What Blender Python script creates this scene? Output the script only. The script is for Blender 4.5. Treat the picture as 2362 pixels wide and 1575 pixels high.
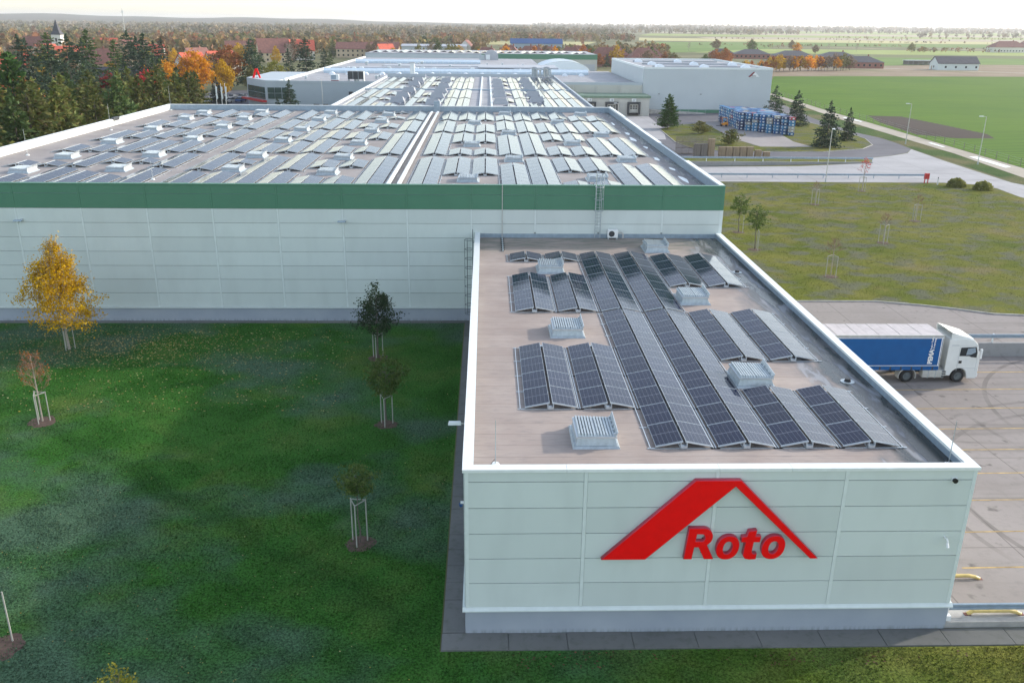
import bpy, bmesh, math, random
import numpy as np
from mathutils import Matrix, Vector

for o in list(bpy.data.objects): bpy.data.objects.remove(o)
scene = bpy.context.scene
col = scene.collection
R = math.radians

# ------------------------------------------------------------------ camera
CAM = (0.0, 0.0, 23.853)
PITCH, YAW, ROLL, FOC = 0.34953, 0.03097, 0.01014, 30.720
cd = bpy.data.cameras.new('camera'); cam = bpy.data.objects.new('camera', cd); col.objects.link(cam)
cd.sensor_fit = 'HORIZONTAL'; cd.sensor_width = 36; cd.lens = FOC; cd.clip_start = .5; cd.clip_end = 40000
_cy, _sy, _cp, _sp = math.cos(YAW), math.sin(YAW), math.cos(PITCH), math.sin(PITCH)
_f = Vector((_sy*_cp, _cy*_cp, -_sp)); _r = Vector((_cy, -_sy, 0)); _u = _r.cross(_f)
_r2 = math.cos(ROLL)*_r + math.sin(ROLL)*_u; _u2 = -math.sin(ROLL)*_r + math.cos(ROLL)*_u
cam.matrix_world = Matrix(((_r2.x, _u2.x, -_f.x, CAM[0]), (_r2.y, _u2.y, -_f.y, CAM[1]), (_r2.z, _u2.z, -_f.z, CAM[2]), (0, 0, 0, 1)))
scene.camera = cam

# ------------------------------------------------------------------ sky and sun
SUN_EL, SUN_AZ = R(21), math.atan2(.93, .36)          # azimuth from +Y towards +X
w = bpy.data.worlds.new('World'); scene.world = w; w.use_nodes = True
wn = w.node_tree.nodes; wl = w.node_tree.links
sky = wn.new('ShaderNodeTexSky'); sky.sky_type = 'NISHITA'; sky.sun_disc = False
sky.sun_elevation = SUN_EL; sky.sun_rotation = SUN_AZ; sky.altitude = 100
sky.air_density = 1.0; sky.dust_density = 1.1; sky.ozone_density = 1.0
bg = wn['Background']; bg.inputs[1].default_value = 0.15
hs = wn.new('ShaderNodeHueSaturation'); hs.inputs['Saturation'].default_value = .66
wl.new(sky.outputs[0], hs.inputs['Color']); wl.new(hs.outputs[0], bg.inputs[0])
sd = bpy.data.lights.new('sun', 'SUN'); sd.energy = 1.75; sd.angle = R(1.6); sd.color = (1, .9, .78)
sun = bpy.data.objects.new('sun', sd); col.objects.link(sun)
sdir = Vector((math.sin(SUN_AZ)*math.cos(SUN_EL), math.cos(SUN_AZ)*math.cos(SUN_EL), math.sin(SUN_EL)))
sun.rotation_euler = sdir.to_track_quat('Z', 'Y').to_euler(); sun.location = (60, 20, 60)
vs = scene.view_settings; vs.view_transform = 'Standard'; vs.look = 'None'; vs.gamma = 1; vs.exposure = 1.31
vs.use_curve_mapping = False
scene.render.engine = 'CYCLES'
scene.cycles.volume_bounces = 0
scene.cycles.max_bounces = 6; scene.cycles.diffuse_bounces = 3; scene.cycles.glossy_bounces = 3
scene.cycles.transparent_max_bounces = 4

# ------------------------------------------------------------------ materials
MATS = {}
def nodes(name):
    m = bpy.data.materials.new(name); m.use_nodes = True
    return m, m.node_tree.nodes, m.node_tree.links, m.node_tree.nodes['Principled BSDF']
def mix(nt, a, b, fac, mode='MIX'):
    n = nt.nodes.new('ShaderNodeMix'); n.data_type = 'RGBA'; n.blend_type = mode
    for s, v in ((0, fac), (6, a), (7, b)):
        if hasattr(v, 'is_linked') or hasattr(v, 'links'): nt.links.new(v, n.inputs[s])
        else: n.inputs[s].default_value = v if not isinstance(v, tuple) or len(v) != 3 else (*v, 1)
    return n.outputs[2]
def noise(nt, scale, detail=4, coord='Object', rough=.55, stretch=None, dist=0):
    tc = nt.nodes.new('ShaderNodeTexCoord'); n = nt.nodes.new('ShaderNodeTexNoise')
    n.inputs['Scale'].default_value = scale; n.inputs['Detail'].default_value = detail
    n.inputs['Roughness'].default_value = rough; n.inputs['Distortion'].default_value = dist
    src = tc.outputs[coord] if coord != 'World' else nt.nodes.new('ShaderNodeNewGeometry').outputs['Position']
    if stretch:
        mp = nt.nodes.new('ShaderNodeMapping'); mp.inputs['Scale'].default_value = stretch
        nt.links.new(src, mp.inputs[0]); src = mp.outputs[0]
    nt.links.new(src, n.inputs['Vector']); return n.outputs[0]
def ramp(nt, v, *stops):
    r = nt.nodes.new('ShaderNodeValToRGB'); e = r.color_ramp.elements
    while len(e) < len(stops): e.new(.5)
    for q, (p, c) in zip(e, stops):
        q.position = p; q.color = (*c, 1) if isinstance(c, tuple) else (c, c, c, 1)
    nt.links.new(v, r.inputs[0]); return r.outputs[0]
def math_n(nt, op, a, b=0.0, c=None):
    n = nt.nodes.new('ShaderNodeMath'); n.operation = op
    for i, v in enumerate((a, b) if c is None else (a, b, c)):
        if hasattr(v, 'links'): nt.links.new(v, n.inputs[i])
        else: n.inputs[i].default_value = v
    return n.outputs[0]
def xyz(nt, coord='Object'):
    tc = nt.nodes.new('ShaderNodeTexCoord'); s = nt.nodes.new('ShaderNodeSeparateXYZ')
    nt.links.new(tc.outputs[coord] if coord != 'World' else nt.nodes.new('ShaderNodeNewGeometry').outputs['Position'], s.inputs[0]); return s.outputs
def bump(nt, b, h, strength=.3, dist=.05):
    n = nt.nodes.new('ShaderNodeBump'); n.inputs['Strength'].default_value = strength; n.inputs['Distance'].default_value = dist
    nt.links.new(h, n.inputs['Height']); nt.links.new(n.outputs[0], b.inputs['Normal'])

def plain(name, c, rough=.6, metal=0, var=.12, scale=3.0, spec=.4, coat=0):
    m, n, l, b = nodes(name); nt = m.node_tree
    v = noise(nt, scale, 5)
    lo = tuple(x*(1-var) for x in c); hi = tuple(min(1, x*(1+var)) for x in c)
    l.new(ramp(nt, v, (.3, lo), (.7, hi)), b.inputs['Base Color'])
    b.inputs['Roughness'].default_value = rough; b.inputs['Metallic'].default_value = metal
    b.inputs['Specular IOR Level'].default_value = spec; b.inputs['Coat Weight'].default_value = coat
    MATS[name] = m; return m
def objvar(name, c, rough=.5, var=.05, spec=.4, dirt=0):
    """painted sheet whose tint differs a little from piece to piece"""
    m, n, l, b = nodes(name); nt = m.node_tree
    oi = n.new('ShaderNodeObjectInfo')
    a = ramp(nt, oi.outputs['Random'], (0, tuple(x*(1-var) for x in c)), (1, tuple(x*(1+var) for x in c)))
    st = noise(nt, .8, 5, 'World', stretch=(1.0, 1.0, .35))
    a = mix(nt, a, tuple(x*.86 for x in c), ramp(nt, st, (.45, 0.0), (.8, .55)))
    l.new(a, b.inputs['Base Color']); b.inputs['Roughness'].default_value = rough
    b.inputs['Specular IOR Level'].default_value = spec
    MATS[name] = m; return m

objvar('wall_white', (.60, .66, .635), .45)
objvar('wall_green', (.075, .215, .135), .45, .03)
plain('wall_core', (.30, .33, .32), .6)
plain('trim_white', (.66, .72, .70), .4, 0, .05)
plain('cap_white', (.74, .78, .77), .35, 0, .05)
plain('wall_grey', (.50, .545, .56), .5, 0, .03, .2)
plain('wall_cool', (.42, .47, .50), .5, 0, .03, .2)
plain('wall_beige', (.50, .49, .44), .5, 0, .05, .2)
plain('fascia_green', (.16, .24, .17), .5)
plain('metal', (.54, .58, .60), .4, .5, .08)
plain('galv', (.42, .47, .49), .4, .4, .15, 6)
plain('steel_dark', (.13, .155, .165), .5, .3, .12)
plain('steel_blue', (.30, .38, .45), .4, .3, .12)
plain('dark_metal', (.05, .055, .06), .5, .2)
plain('black', (.012, .012, .013), .5)
plain('rubber', (.02, .02, .021), .75)
plain('white', (.78, .79, .78), .4, 0, .04)
plain('truck_white', (.72, .74, .72), .25, 0, .04, 2, .5, .3)
plain('red', (.88, .002, .004), .4, 0, .04, 3, .2)
plain('red_side', (.50, .04, .08), .35, 0, .1)
plain('red_paint', (.5, .03, .03), .45)
plain('dark_red', (.22, .015, .03), .4)
plain('yellow', (.42, .29, .09), .7, 0, .45, 1.6)
plain('yellow_pale', (.66, .50, .18), .45, 0, .15)
plain('orange_paint', (.75, .28, .02), .45)
plain('blue_curtain', (.006, .095, .29), .55, 0, .08, 1.2, .25)
plain('navy', (.02, .08, .22), .5)
plain('trailer_roof', (.50, .46, .46), .6, 0, .12, 2)
plain('silver', (.52, .52, .49), .4, .2, .12)
plain('brick_red', (.28, .12, .09), .8, 0, .15, 1)
plain('plaster', (.66, .64, .58), .8, 0, .08, .5)
plain('plaster_ochre', (.55, .45, .30), .8, 0, .08, .5)
plain('roof_red', (.50, .10, .06), .8, 0, .2, .8)
plain('roof_brown', (.22, .10, .08), .8, 0, .2, .8)
plain('roof_dark', (.075, .075, .085), .7, 0, .15, .8)
plain('wood', (.34, .25, .17), .8, 0, .3, 4)
plain('wood_grey', (.22, .19, .17), .85, 0, .3, 4)
plain('stake', (.36, .36, .32), .8, 0, .15, 4)
plain('bark', (.12, .10, .085), .9, 0, .3, 6)
plain('bark_pale', (.34, .30, .25), .9, 0, .25, 6)
plain('twig_red', (.26, .15, .11), .9, 0, .25, 6)
plain('soil', (.10, .065, .05), .95, 0, .35, 5)
plain('kerb', (.36, .35, .33), .85, 0, .2, 1.5)
plain('vault_white', (.80, .86, .92), .4, 0, .04)
plain('roof_grey', (.40, .42, .45), .55, 0, .12, .12)
plain('gravel_stone', (.42, .40, .37), .9, 0, .3, 1.2)
plain('rooflight', (.55, .66, .74), .25, 0, .08, 1)

def m_plinth():
    m, n, l, b = nodes('plinth'); nt = m.node_tree
    z = xyz(nt, 'World')[2]
    base = ramp(nt, noise(nt, .5, 5, 'World'), (.3, (.30, .34, .40)), (.7, (.36, .40, .45)))
    st = noise(nt, 1.2, 5, 'World', stretch=(4, 4, .3))
    moss = math_n(nt, 'MULTIPLY', ramp(nt, z, (.0, 1.0), (.28, 0.0)), ramp(nt, st, (.42, 0.0), (.62, 1.0)))
    l.new(mix(nt, base, (.12, .15, .10), math_n(nt, 'MULTIPLY', moss, .6)), b.inputs['Base Color']); b.inputs['Roughness'].default_value = .75
    MATS['plinth'] = m
m_plinth()

def m_roof(name, c1, c2, grime, edge_x=None, back_y=None, seam=1.06):
    m, n, l, b = nodes(name); nt = m.node_tree
    X, Y, Z = xyz(nt, 'World')
    base = ramp(nt, noise(nt, .35, 6, 'World'), (.32, c1), (.68, c2))
    fine = noise(nt, 5, 6, 'World', stretch=(.3, 1.4, 1))
    base = mix(nt, base, grime, ramp(nt, fine, (.50, 0.0), (.78, .42)))
    # lapped membrane sheets: thin seams across the roof, each sheet a shade of its own
    sh = math_n(nt, 'FLOOR', math_n(nt, 'DIVIDE', Y, seam))
    wn_ = n.new('ShaderNodeTexWhiteNoise'); wn_.noise_dimensions = '1D'; l.new(sh, wn_.inputs['W'])
    base = mix(nt, base, ramp(nt, wn_.outputs[0], (0, .80), (1, 1.0)), .6, 'MULTIPLY')
    fr = math_n(nt, 'FRACT', math_n(nt, 'DIVIDE', Y, seam))
    base = mix(nt, base, tuple(x*.5 for x in c1), math_n(nt, 'MULTIPLY', math_n(nt, 'LESS_THAN', fr, .035), .55))
    rough = .75
    if edge_x is not None:
        e = math_n(nt, 'SUBTRACT', X, edge_x)
        wob = noise(nt, .45, 5, 'World')
        e = math_n(nt, 'ADD', e, math_n(nt, 'MULTIPLY', math_n(nt, 'SUBTRACT', wob, .5), 3.2))
        streak = noise(nt, .9, 6, 'World', stretch=(1.6, .3, 1), dist=1.0)
        g = math_n(nt, 'MULTIPLY', ramp(nt, e, (.0, 0.0), (.9, 1.0)), ramp(nt, streak, (.34, .35), (.6, 1.0)))
        base = mix(nt, base, grime, g)
        pale = math_n(nt, 'MULTIPLY', ramp(nt, streak, (.55, 0.0), (.63, .85)), ramp(nt, e, (0, 0.0), (.6, 1.0)))
        base = mix(nt, base, (.40, .42, .45), math_n(nt, 'MULTIPLY', pale, .6))
        deep = math_n(nt, 'MULTIPLY', ramp(nt, math_n(nt, 'SUBTRACT', e, 1.3), (0, 0.0), (.5, 1.0)), ramp(nt, streak, (.48, 1.0), (.60, .15)))
        base = mix(nt, base, (.022, .026, .024), deep)
        l.new(ramp(nt, deep, (0, .75), (1, .25)), b.inputs['Roughness'])
    else: b.inputs['Roughness'].default_value = rough
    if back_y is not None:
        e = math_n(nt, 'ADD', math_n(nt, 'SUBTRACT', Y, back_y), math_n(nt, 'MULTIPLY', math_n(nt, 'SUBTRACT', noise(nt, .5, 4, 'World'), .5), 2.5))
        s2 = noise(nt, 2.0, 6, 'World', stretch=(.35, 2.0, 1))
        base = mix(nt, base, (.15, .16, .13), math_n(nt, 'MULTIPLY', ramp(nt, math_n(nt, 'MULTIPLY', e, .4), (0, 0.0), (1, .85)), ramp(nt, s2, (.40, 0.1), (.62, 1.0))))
    l.new(base, b.inputs['Base Color']); b.inputs['Specular IOR Level'].default_value = .35
    bump(nt, b, fine, .25, .02)
    MATS[name] = m
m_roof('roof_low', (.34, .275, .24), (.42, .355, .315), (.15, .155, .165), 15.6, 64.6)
m_roof('roof_big', (.30, .265, .245), (.38, .345, .325), (.17, .17, .18), 16.8, None)
m_roof('roof_far', (.34, .34, .35), (.44, .44, .46), (.24, .25, .27), None, None, 2.2)

def m_pv(name, cell, line):
    m, n, l, b = nodes(name); nt = m.node_tree
    X, Y, Z = xyz(nt)
    def lines(v, size, count, wdt):
        f = math_n(nt, 'FRACT', math_n(nt, 'MULTIPLY', math_n(nt, 'ADD', v, size/2), count/size))
        d = math_n(nt, 'ABSOLUTE', math_n(nt, 'SUBTRACT', f, .5))
        return math_n(nt, 'GREATER_THAN', d, .5 - wdt*count/size/2)
    cx = lines(X, 1.11, 6, .013); cyy = lines(Y, 1.90, 24, .007)
    mid = math_n(nt, 'LESS_THAN', math_n(nt, 'ABSOLUTE', Y), .011)
    k = math_n(nt, 'MAXIMUM', math_n(nt, 'MULTIPLY', cx, .38), math_n(nt, 'MAXIMUM', math_n(nt, 'MULTIPLY', cyy, .22), math_n(nt, 'MULTIPLY', mid, .8)))
    oi = n.new('ShaderNodeObjectInfo')
    c0 = ramp(nt, oi.outputs['Random'], (0, tuple(x*.85 for x in cell)), (1, tuple(x*1.2 for x in cell)))
    l.new(mix(nt, c0, line, k), b.inputs['Base Color'])
    b.inputs['IOR'].default_value = 1.31
    dust = noise(nt, 1.6, 4, 'World')
    l.new(ramp(nt, dust, (.3, .06), (.8, .16)), b.inputs['Roughness'])
    MATS[name] = m
m_pv('pv_glass', (.003, .006, .026), (.34, .36, .40))

def m_grass(name, stops, patch, pc, scale=.16, bumpy=.6, pamt=.8, dry=None, strip=None, sun_blend=None):
    m, n, l, b = nodes(name); nt = m.node_tree
    big = noise(nt, scale, 6, 'World', .6, dist=.4)
    c = ramp(nt, big, *stops)
    pt = noise(nt, patch, 4, 'World', .55, stretch=(1.0, 1.25, 1))
    c = mix(nt, c, pc, ramp(nt, pt, (.48, 0.0), (.60, pamt)))
    if dry:
        d = noise(nt, .11, 4, 'World', stretch=(1.3, 1, 1), dist=.6)
        c = mix(nt, c, dry, ramp(nt, d, (.55, 0.0), (.68, .6)))
    if sun_blend:                                                      # turf colour painted from shaded green to dry, sunlit yellow further along x
        X, Y, Z = xyz(nt, 'World'); x0_, x1_, st2 = sun_blend
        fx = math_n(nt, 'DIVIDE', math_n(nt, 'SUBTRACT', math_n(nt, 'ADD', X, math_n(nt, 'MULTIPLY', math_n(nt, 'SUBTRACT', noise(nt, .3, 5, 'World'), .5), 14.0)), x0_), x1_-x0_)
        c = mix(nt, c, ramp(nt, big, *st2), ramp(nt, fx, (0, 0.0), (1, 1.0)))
    if strip:                                                     # greener grass over a filled trench
        X, Y, Z = xyz(nt, 'World'); (ax, ay), (bx_, by_) = strip
        L_ = math.hypot(bx_-ax, by_-ay); nxx, nyy = -(by_-ay)/L_, (bx_-ax)/L_
        dd = math_n(nt, 'ADD', math_n(nt, 'MULTIPLY', X, nxx), math_n(nt, 'MULTIPLY', Y, nyy)); dd = math_n(nt, 'SUBTRACT', dd, ax*nxx+ay*nyy)
        dd = math_n(nt, 'ADD', dd, math_n(nt, 'MULTIPLY', math_n(nt, 'SUBTRACT', noise(nt, .35, 4, 'World'), .5), 3.0))
        k_ = ramp(nt, math_n(nt, 'ABSOLUTE', dd), (.25, .6), (1.3, 0.0))
        c = mix(nt, c, (.022, .075, .014), k_)
    fine = noise(nt, 9, 4, 'World', .75)
    c = mix(nt, c, ramp(nt, fine, (.36, .30), (.64, 1.75)), .9, 'MULTIPLY')
    l.new(c, b.inputs['Base Color']); b.inputs['Roughness'].default_value = .9; b.inputs['Specular IOR Level'].default_value = .04
    bump(nt, b, noise(nt, 6, 5, 'World', .7), bumpy, .12)
    MATS[name] = m
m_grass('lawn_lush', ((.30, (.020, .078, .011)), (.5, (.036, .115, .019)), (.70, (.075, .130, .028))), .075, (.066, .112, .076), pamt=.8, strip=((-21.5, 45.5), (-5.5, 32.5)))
DRY_SUNLIT = ((.28, (.075, .115, .014)), (.5, (.120, .140, .022)), (.72, (.175, .170, .040)))  # dry yellow turf with the sunlit end of the front lawn in its colour
m_grass('lawn_front', ((.30, (.020, .078, .011)), (.5, (.036, .115, .019)), (.70, (.075, .130, .028))), .075, (.066, .112, .076), pamt=.5, sun_blend=(4, 20, DRY_SUNLIT))
m_grass('lawn_dry', ((.28, (.080, .115, .016)), (.5, (.130, .142, .026)), (.72, (.180, .172, .046))), .30, (.125, .130, .095), .12, .7, .8, (.20, .165, .07))
m_grass('lawn_dull', ((.3, (.10, .12, .04)), (.7, (.20, .19, .08))), .06, (.22, .18, .10), .08)
m_grass('verge', ((.3, (.035, .085, .022)), (.7, (.085, .125, .035))), .06, (.16, .14, .07), .1)

def m_field(name, c1, c2, period=1.0, ang=0, amt=.35, big=.02, c3=None):
    m, n, l, b = nodes(name); nt = m.node_tree
    X, Y, Z = xyz(nt, 'World')
    c = ramp(nt, noise(nt, big, 5, 'World'), (.3, c1), (.7, c2))
    u = math_n(nt, 'ADD', math_n(nt, 'MULTIPLY', X, math.sin(ang)), math_n(nt, 'MULTIPLY', Y, math.cos(ang)))
    u = math_n(nt, 'ADD', u, math_n(nt, 'MULTIPLY', noise(nt, .03, 3, 'World'), 3.0))
    s = math_n(nt, 'SINE', math_n(nt, 'MULTIPLY', u, 6.283/period))
    s2 = noise(nt, .35, 6, 'World', .7, stretch=(.10, 1.2, 1))
    s = math_n(nt, 'ADD', math_n(nt, 'MULTIPLY', s, .3), s2)
    c = mix(nt, c, tuple(x*.50 for x in c1), ramp(nt, s, (.34, amt), (.62, 0.0)))
    if c3: c = mix(nt, c, c3, ramp(nt, noise(nt, .012, 4, 'World'), (.52, 0.0), (.68, .8)))
    l.new(c, b.inputs['Base Color']); b.inputs['Roughness'].default_value = .9; b.inputs['Specular IOR Level'].default_value = .1
    MATS[name] = m
m_field('field_green', (.075, .175, .005), (.120, .225, .009), 2.6, .02, .85)
m_field('field_green_far', (.11, .20, .04), (.17, .25, .06), 8, .02, .15)
m_field('field_lime', (.24, .32, .08), (.34, .38, .13), 10, .02, .12)
m_field('field_yellow', (.42, .40, .18), (.52, .48, .24), 12, .02, .12)
m_field('field_beige', (.36, .30, .21), (.46, .40, .30), 14, .02, .15)
m_field('field_olive', (.13, .15, .06), (.19, .20, .09), 14, .02, .2)
m_field('field_soil', (.055, .042, .036), (.085, .066, .055), 2.0, .2, .3)
m_field('dirt', (.25, .19, .13), (.34, .27, .19), 5, .3, .3, .05, (.16, .17, .07))
m_field('land', (.11, .125, .055), (.20, .19, .10), 40, .1, .2, .006, (.30, .27, .16))
m_field('hill_wood', (.085, .085, .055), (.15, .13, .09), 60, .1, .3, .012)

def m_paving(name, c1, c2, slab=None, grime=(.2, .19, .18), tracks=False, rough=.85, arcs=()):
    m, n, l, b = nodes(name); nt = m.node_tree
    X, Y, Z = xyz(nt, 'World')
    c = ramp(nt, noise(nt, .12, 6, 'World'), (.3, c1), (.7, c2))
    f = noise(nt, 2.2, 6, 'World', .65)
    c = mix(nt, c, grime, ramp(nt, f, (.5, 0.0), (.85, .55)))
    if tracks:
        t = noise(nt, .55, 5, 'World', stretch=(.10, 1.0, 1), dist=.8)
        c = mix(nt, c, tuple(x*.55 for x in c1), ramp(nt, t, (.54, 0.0), (.70, .5)))
    for (ax, ay, ar) in arcs:                                     # curved tyre marks and drips
        dx, dy = math_n(nt, 'SUBTRACT', X, ax), math_n(nt, 'SUBTRACT', Y, ay)
        dd = math_n(nt, 'SQRT', math_n(nt, 'ADD', math_n(nt, 'MULTIPLY', dx, dx), math_n(nt, 'MULTIPLY', dy, dy)))
        k_ = math_n(nt, 'LESS_THAN', math_n(nt, 'ABSOLUTE', math_n(nt, 'SUBTRACT', dd, ar)), .16)
        c = mix(nt, c, tuple(x*.5 for x in c1), math_n(nt, 'MULTIPLY', k_, ramp(nt, noise(nt, .25, 3, 'World'), (.42, 0.0), (.62, .6))))
    if arcs:
        c = mix(nt, c, tuple(x*.35 for x in c1), ramp(nt, noise(nt, 1.1, 3, 'World', .4), (.66, 0.0), (.74, .7)))
    if slab:
        for v in (X, Y):
            fr = math_n(nt, 'FRACT', math_n(nt, 'DIVIDE', v, slab))
            c = mix(nt, c, tuple(x*.45 for x in c1), math_n(nt, 'MULTIPLY', math_n(nt, 'LESS_THAN', fr, .012), .7))
    l.new(c, b.inputs['Base Color']); b.inputs['Roughness'].default_value = rough; b.inputs['Specular IOR Level'].default_value = .3
    bump(nt, b, f, .15, .02)
    MATS[name] = m
m_paving('concrete_yard', (.235, .21, .195), (.305, .275, .26), 5.2, (.15, .14, .135), True, arcs=((40, 40, 14), (40.6, 40, 16), (48, 52, 13), (48, 52.4, 15), (33, 66, 17), (33.5, 66, 19)))
m_paving('concrete_road', (.34, .335, .34), (.42, .415, .42), 6.0, (.25, .245, .245), True)
m_paving('asphalt', (.105, .105, .12), (.15, .15, .165), None, (.085, .085, .09), True)
m_paving('block_paving', (.27, .245, .235), (.35, .32, .305), None, (.19, .18, .17))
m_paving('slab_concrete', (.12, .125, .12), (.19, .19, .18), None, (.045, .062, .030))
m_paving('retaining', (.24, .24, .24), (.34, .34, .335), None, (.14, .14, .135))
m_paving('track_dirt', (.36, .32, .25), (.46, .41, .34), None, (.22, .19, .13), True)

def m_leaf(name, cols, transl=.25, rough=.6):
    m, n, l, b = nodes(name); nt = m.node_tree
    g = n.new('ShaderNodeNewGeometry'); oi = n.new('ShaderNodeObjectInfo')
    k = len(cols); c = ramp(nt, g.outputs['Random Per Island'], *[(i/(k-1) if k > 1 else 0, q) for i, q in enumerate(cols)])
    c = mix(nt, c, ramp(nt, oi.outputs['Random'], (0, .72), (1, 1.25)), .8, 'MULTIPLY')
    l.new(c, b.inputs['Base Color']); b.inputs['Roughness'].default_value = rough; b.inputs['Specular IOR Level'].default_value = .2
    if transl:
        t = n.new('ShaderNodeBsdfTranslucent'); l.new(c, t.inputs[0]); ms = n.new('ShaderNodeMixShader'); ms.inputs[0].default_value = transl
        out = n['Material Output']; l.new(b.outputs[0], ms.inputs[1]); l.new(t.outputs[0], ms.inputs[2]); l.new(ms.outputs[0], out.inputs[0])
    MATS[name] = m
m_leaf('leaf_green', [(.05, .09, .018), (.09, .15, .03), (.15, .19, .05)])
m_leaf('leaf_dark', [(.018, .036, .016), (.03, .06, .025), (.05, .08, .035)])
m_leaf('leaf_yellow', [(.38, .23, .004), (.54, .33, .005), (.64, .41, .01), (.33, .17, .006)], .35)
m_leaf('leaf_orange', [(.58, .22, .004), (.72, .31, .006), (.80, .42, .01), (.46, .15, .006)], .4)
m_leaf('leaf_rust', [(.28, .09, .02), (.40, .14, .03), (.30, .16, .05)], .3)
m_leaf('leaf_red', [(.36, .02, .02), (.50, .05, .03), (.42, .03, .05)], .3)
m_leaf('leaf_olive', [(.10, .11, .025), (.16, .16, .04), (.20, .17, .06)])
m_leaf('leaf_lime', [(.18, .19, .02), (.26, .26, .03), (.22, .20, .04)], .35)
m_leaf('leaf_brown', [(.15, .10, .06), (.22, .15, .085), (.26, .19, .12)])
m_leaf('leaf_tan', [(.26, .20, .13), (.34, .27, .18), (.24, .20, .12)])
m_leaf('needle_dark', [(.016, .04, .022), (.03, .065, .032), (.05, .085, .042)], .1)
m_leaf('needle_green', [(.035, .07, .018), (.065, .11, .028), (.10, .14, .04)], .15)
m_leaf('needle_olive', [(.06, .085, .018), (.10, .13, .03), (.17, .18, .045), (.12, .085, .03)], .3)
m_leaf('needle_blue', [(.02, .035, .03), (.035, .055, .045), (.05, .07, .055)], .1)
m_leaf('cypress', [(.025, .07, .016), (.05, .115, .026), (.08, .15, .038)], .2)
m_leaf('hedge', [(.16, .19, .05), (.25, .27, .07), (.31, .30, .09)], .4)
m_leaf('litter', [(.45, .33, .06), (.30, .18, .06), (.55, .48, .22), (.22, .12, .05)], 0)
m_leaf('litter_brown', [(.16, .06, .035), (.10, .045, .03), (.22, .10, .05)], 0)
def m_wood(name, cols, transl=.2):
    m, n, l, b = nodes(name); nt = m.node_tree
    at = n.new('ShaderNodeAttribute'); at.attribute_name = 'tint'; g = n.new('ShaderNodeNewGeometry'); k = len(cols)
    c = ramp(nt, at.outputs['Fac'], *[(i/(k-1), q) for i, q in enumerate(cols)])
    c = mix(nt, c, ramp(nt, g.outputs['Random Per Island'], (0, .72), (1, 1.3)), .9, 'MULTIPLY')
    l.new(c, b.inputs['Base Color']); b.inputs['Roughness'].default_value = .8; b.inputs['Specular IOR Level'].default_value = .05
    t = n.new('ShaderNodeBsdfTranslucent'); l.new(c, t.inputs[0]); ms = n.new('ShaderNodeMixShader'); ms.inputs[0].default_value = transl
    l.new(b.outputs[0], ms.inputs[1]); l.new(t.outputs[0], ms.inputs[2]); l.new(ms.outputs[0], n['Material Output'].inputs[0])
    MATS[name] = m
m_wood('wood_far', [(.17, .155, .10), (.24, .20, .13), (.30, .24, .17), (.14, .15, .085), (.34, .25, .14)])
m_wood('wood_mid', [(.12, .13, .05), (.20, .165, .075), (.32, .20, .075), (.17, .17, .07), (.28, .18, .10), (.05, .075, .035), (.30, .13, .06), (.22, .17, .11)])

m, n, l, b = nodes('glass'); b.inputs['Base Color'].default_value = (.02, .028, .032, 1); b.inputs['Roughness'].default_value = .06; MATS['glass'] = m
m, n, l, b = nodes('glass_green'); b.inputs['Base Color'].default_value = (.05, .085, .075, 1); b.inputs['Roughness'].default_value = .08; MATS['glass_green'] = m
M = MATS

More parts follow.
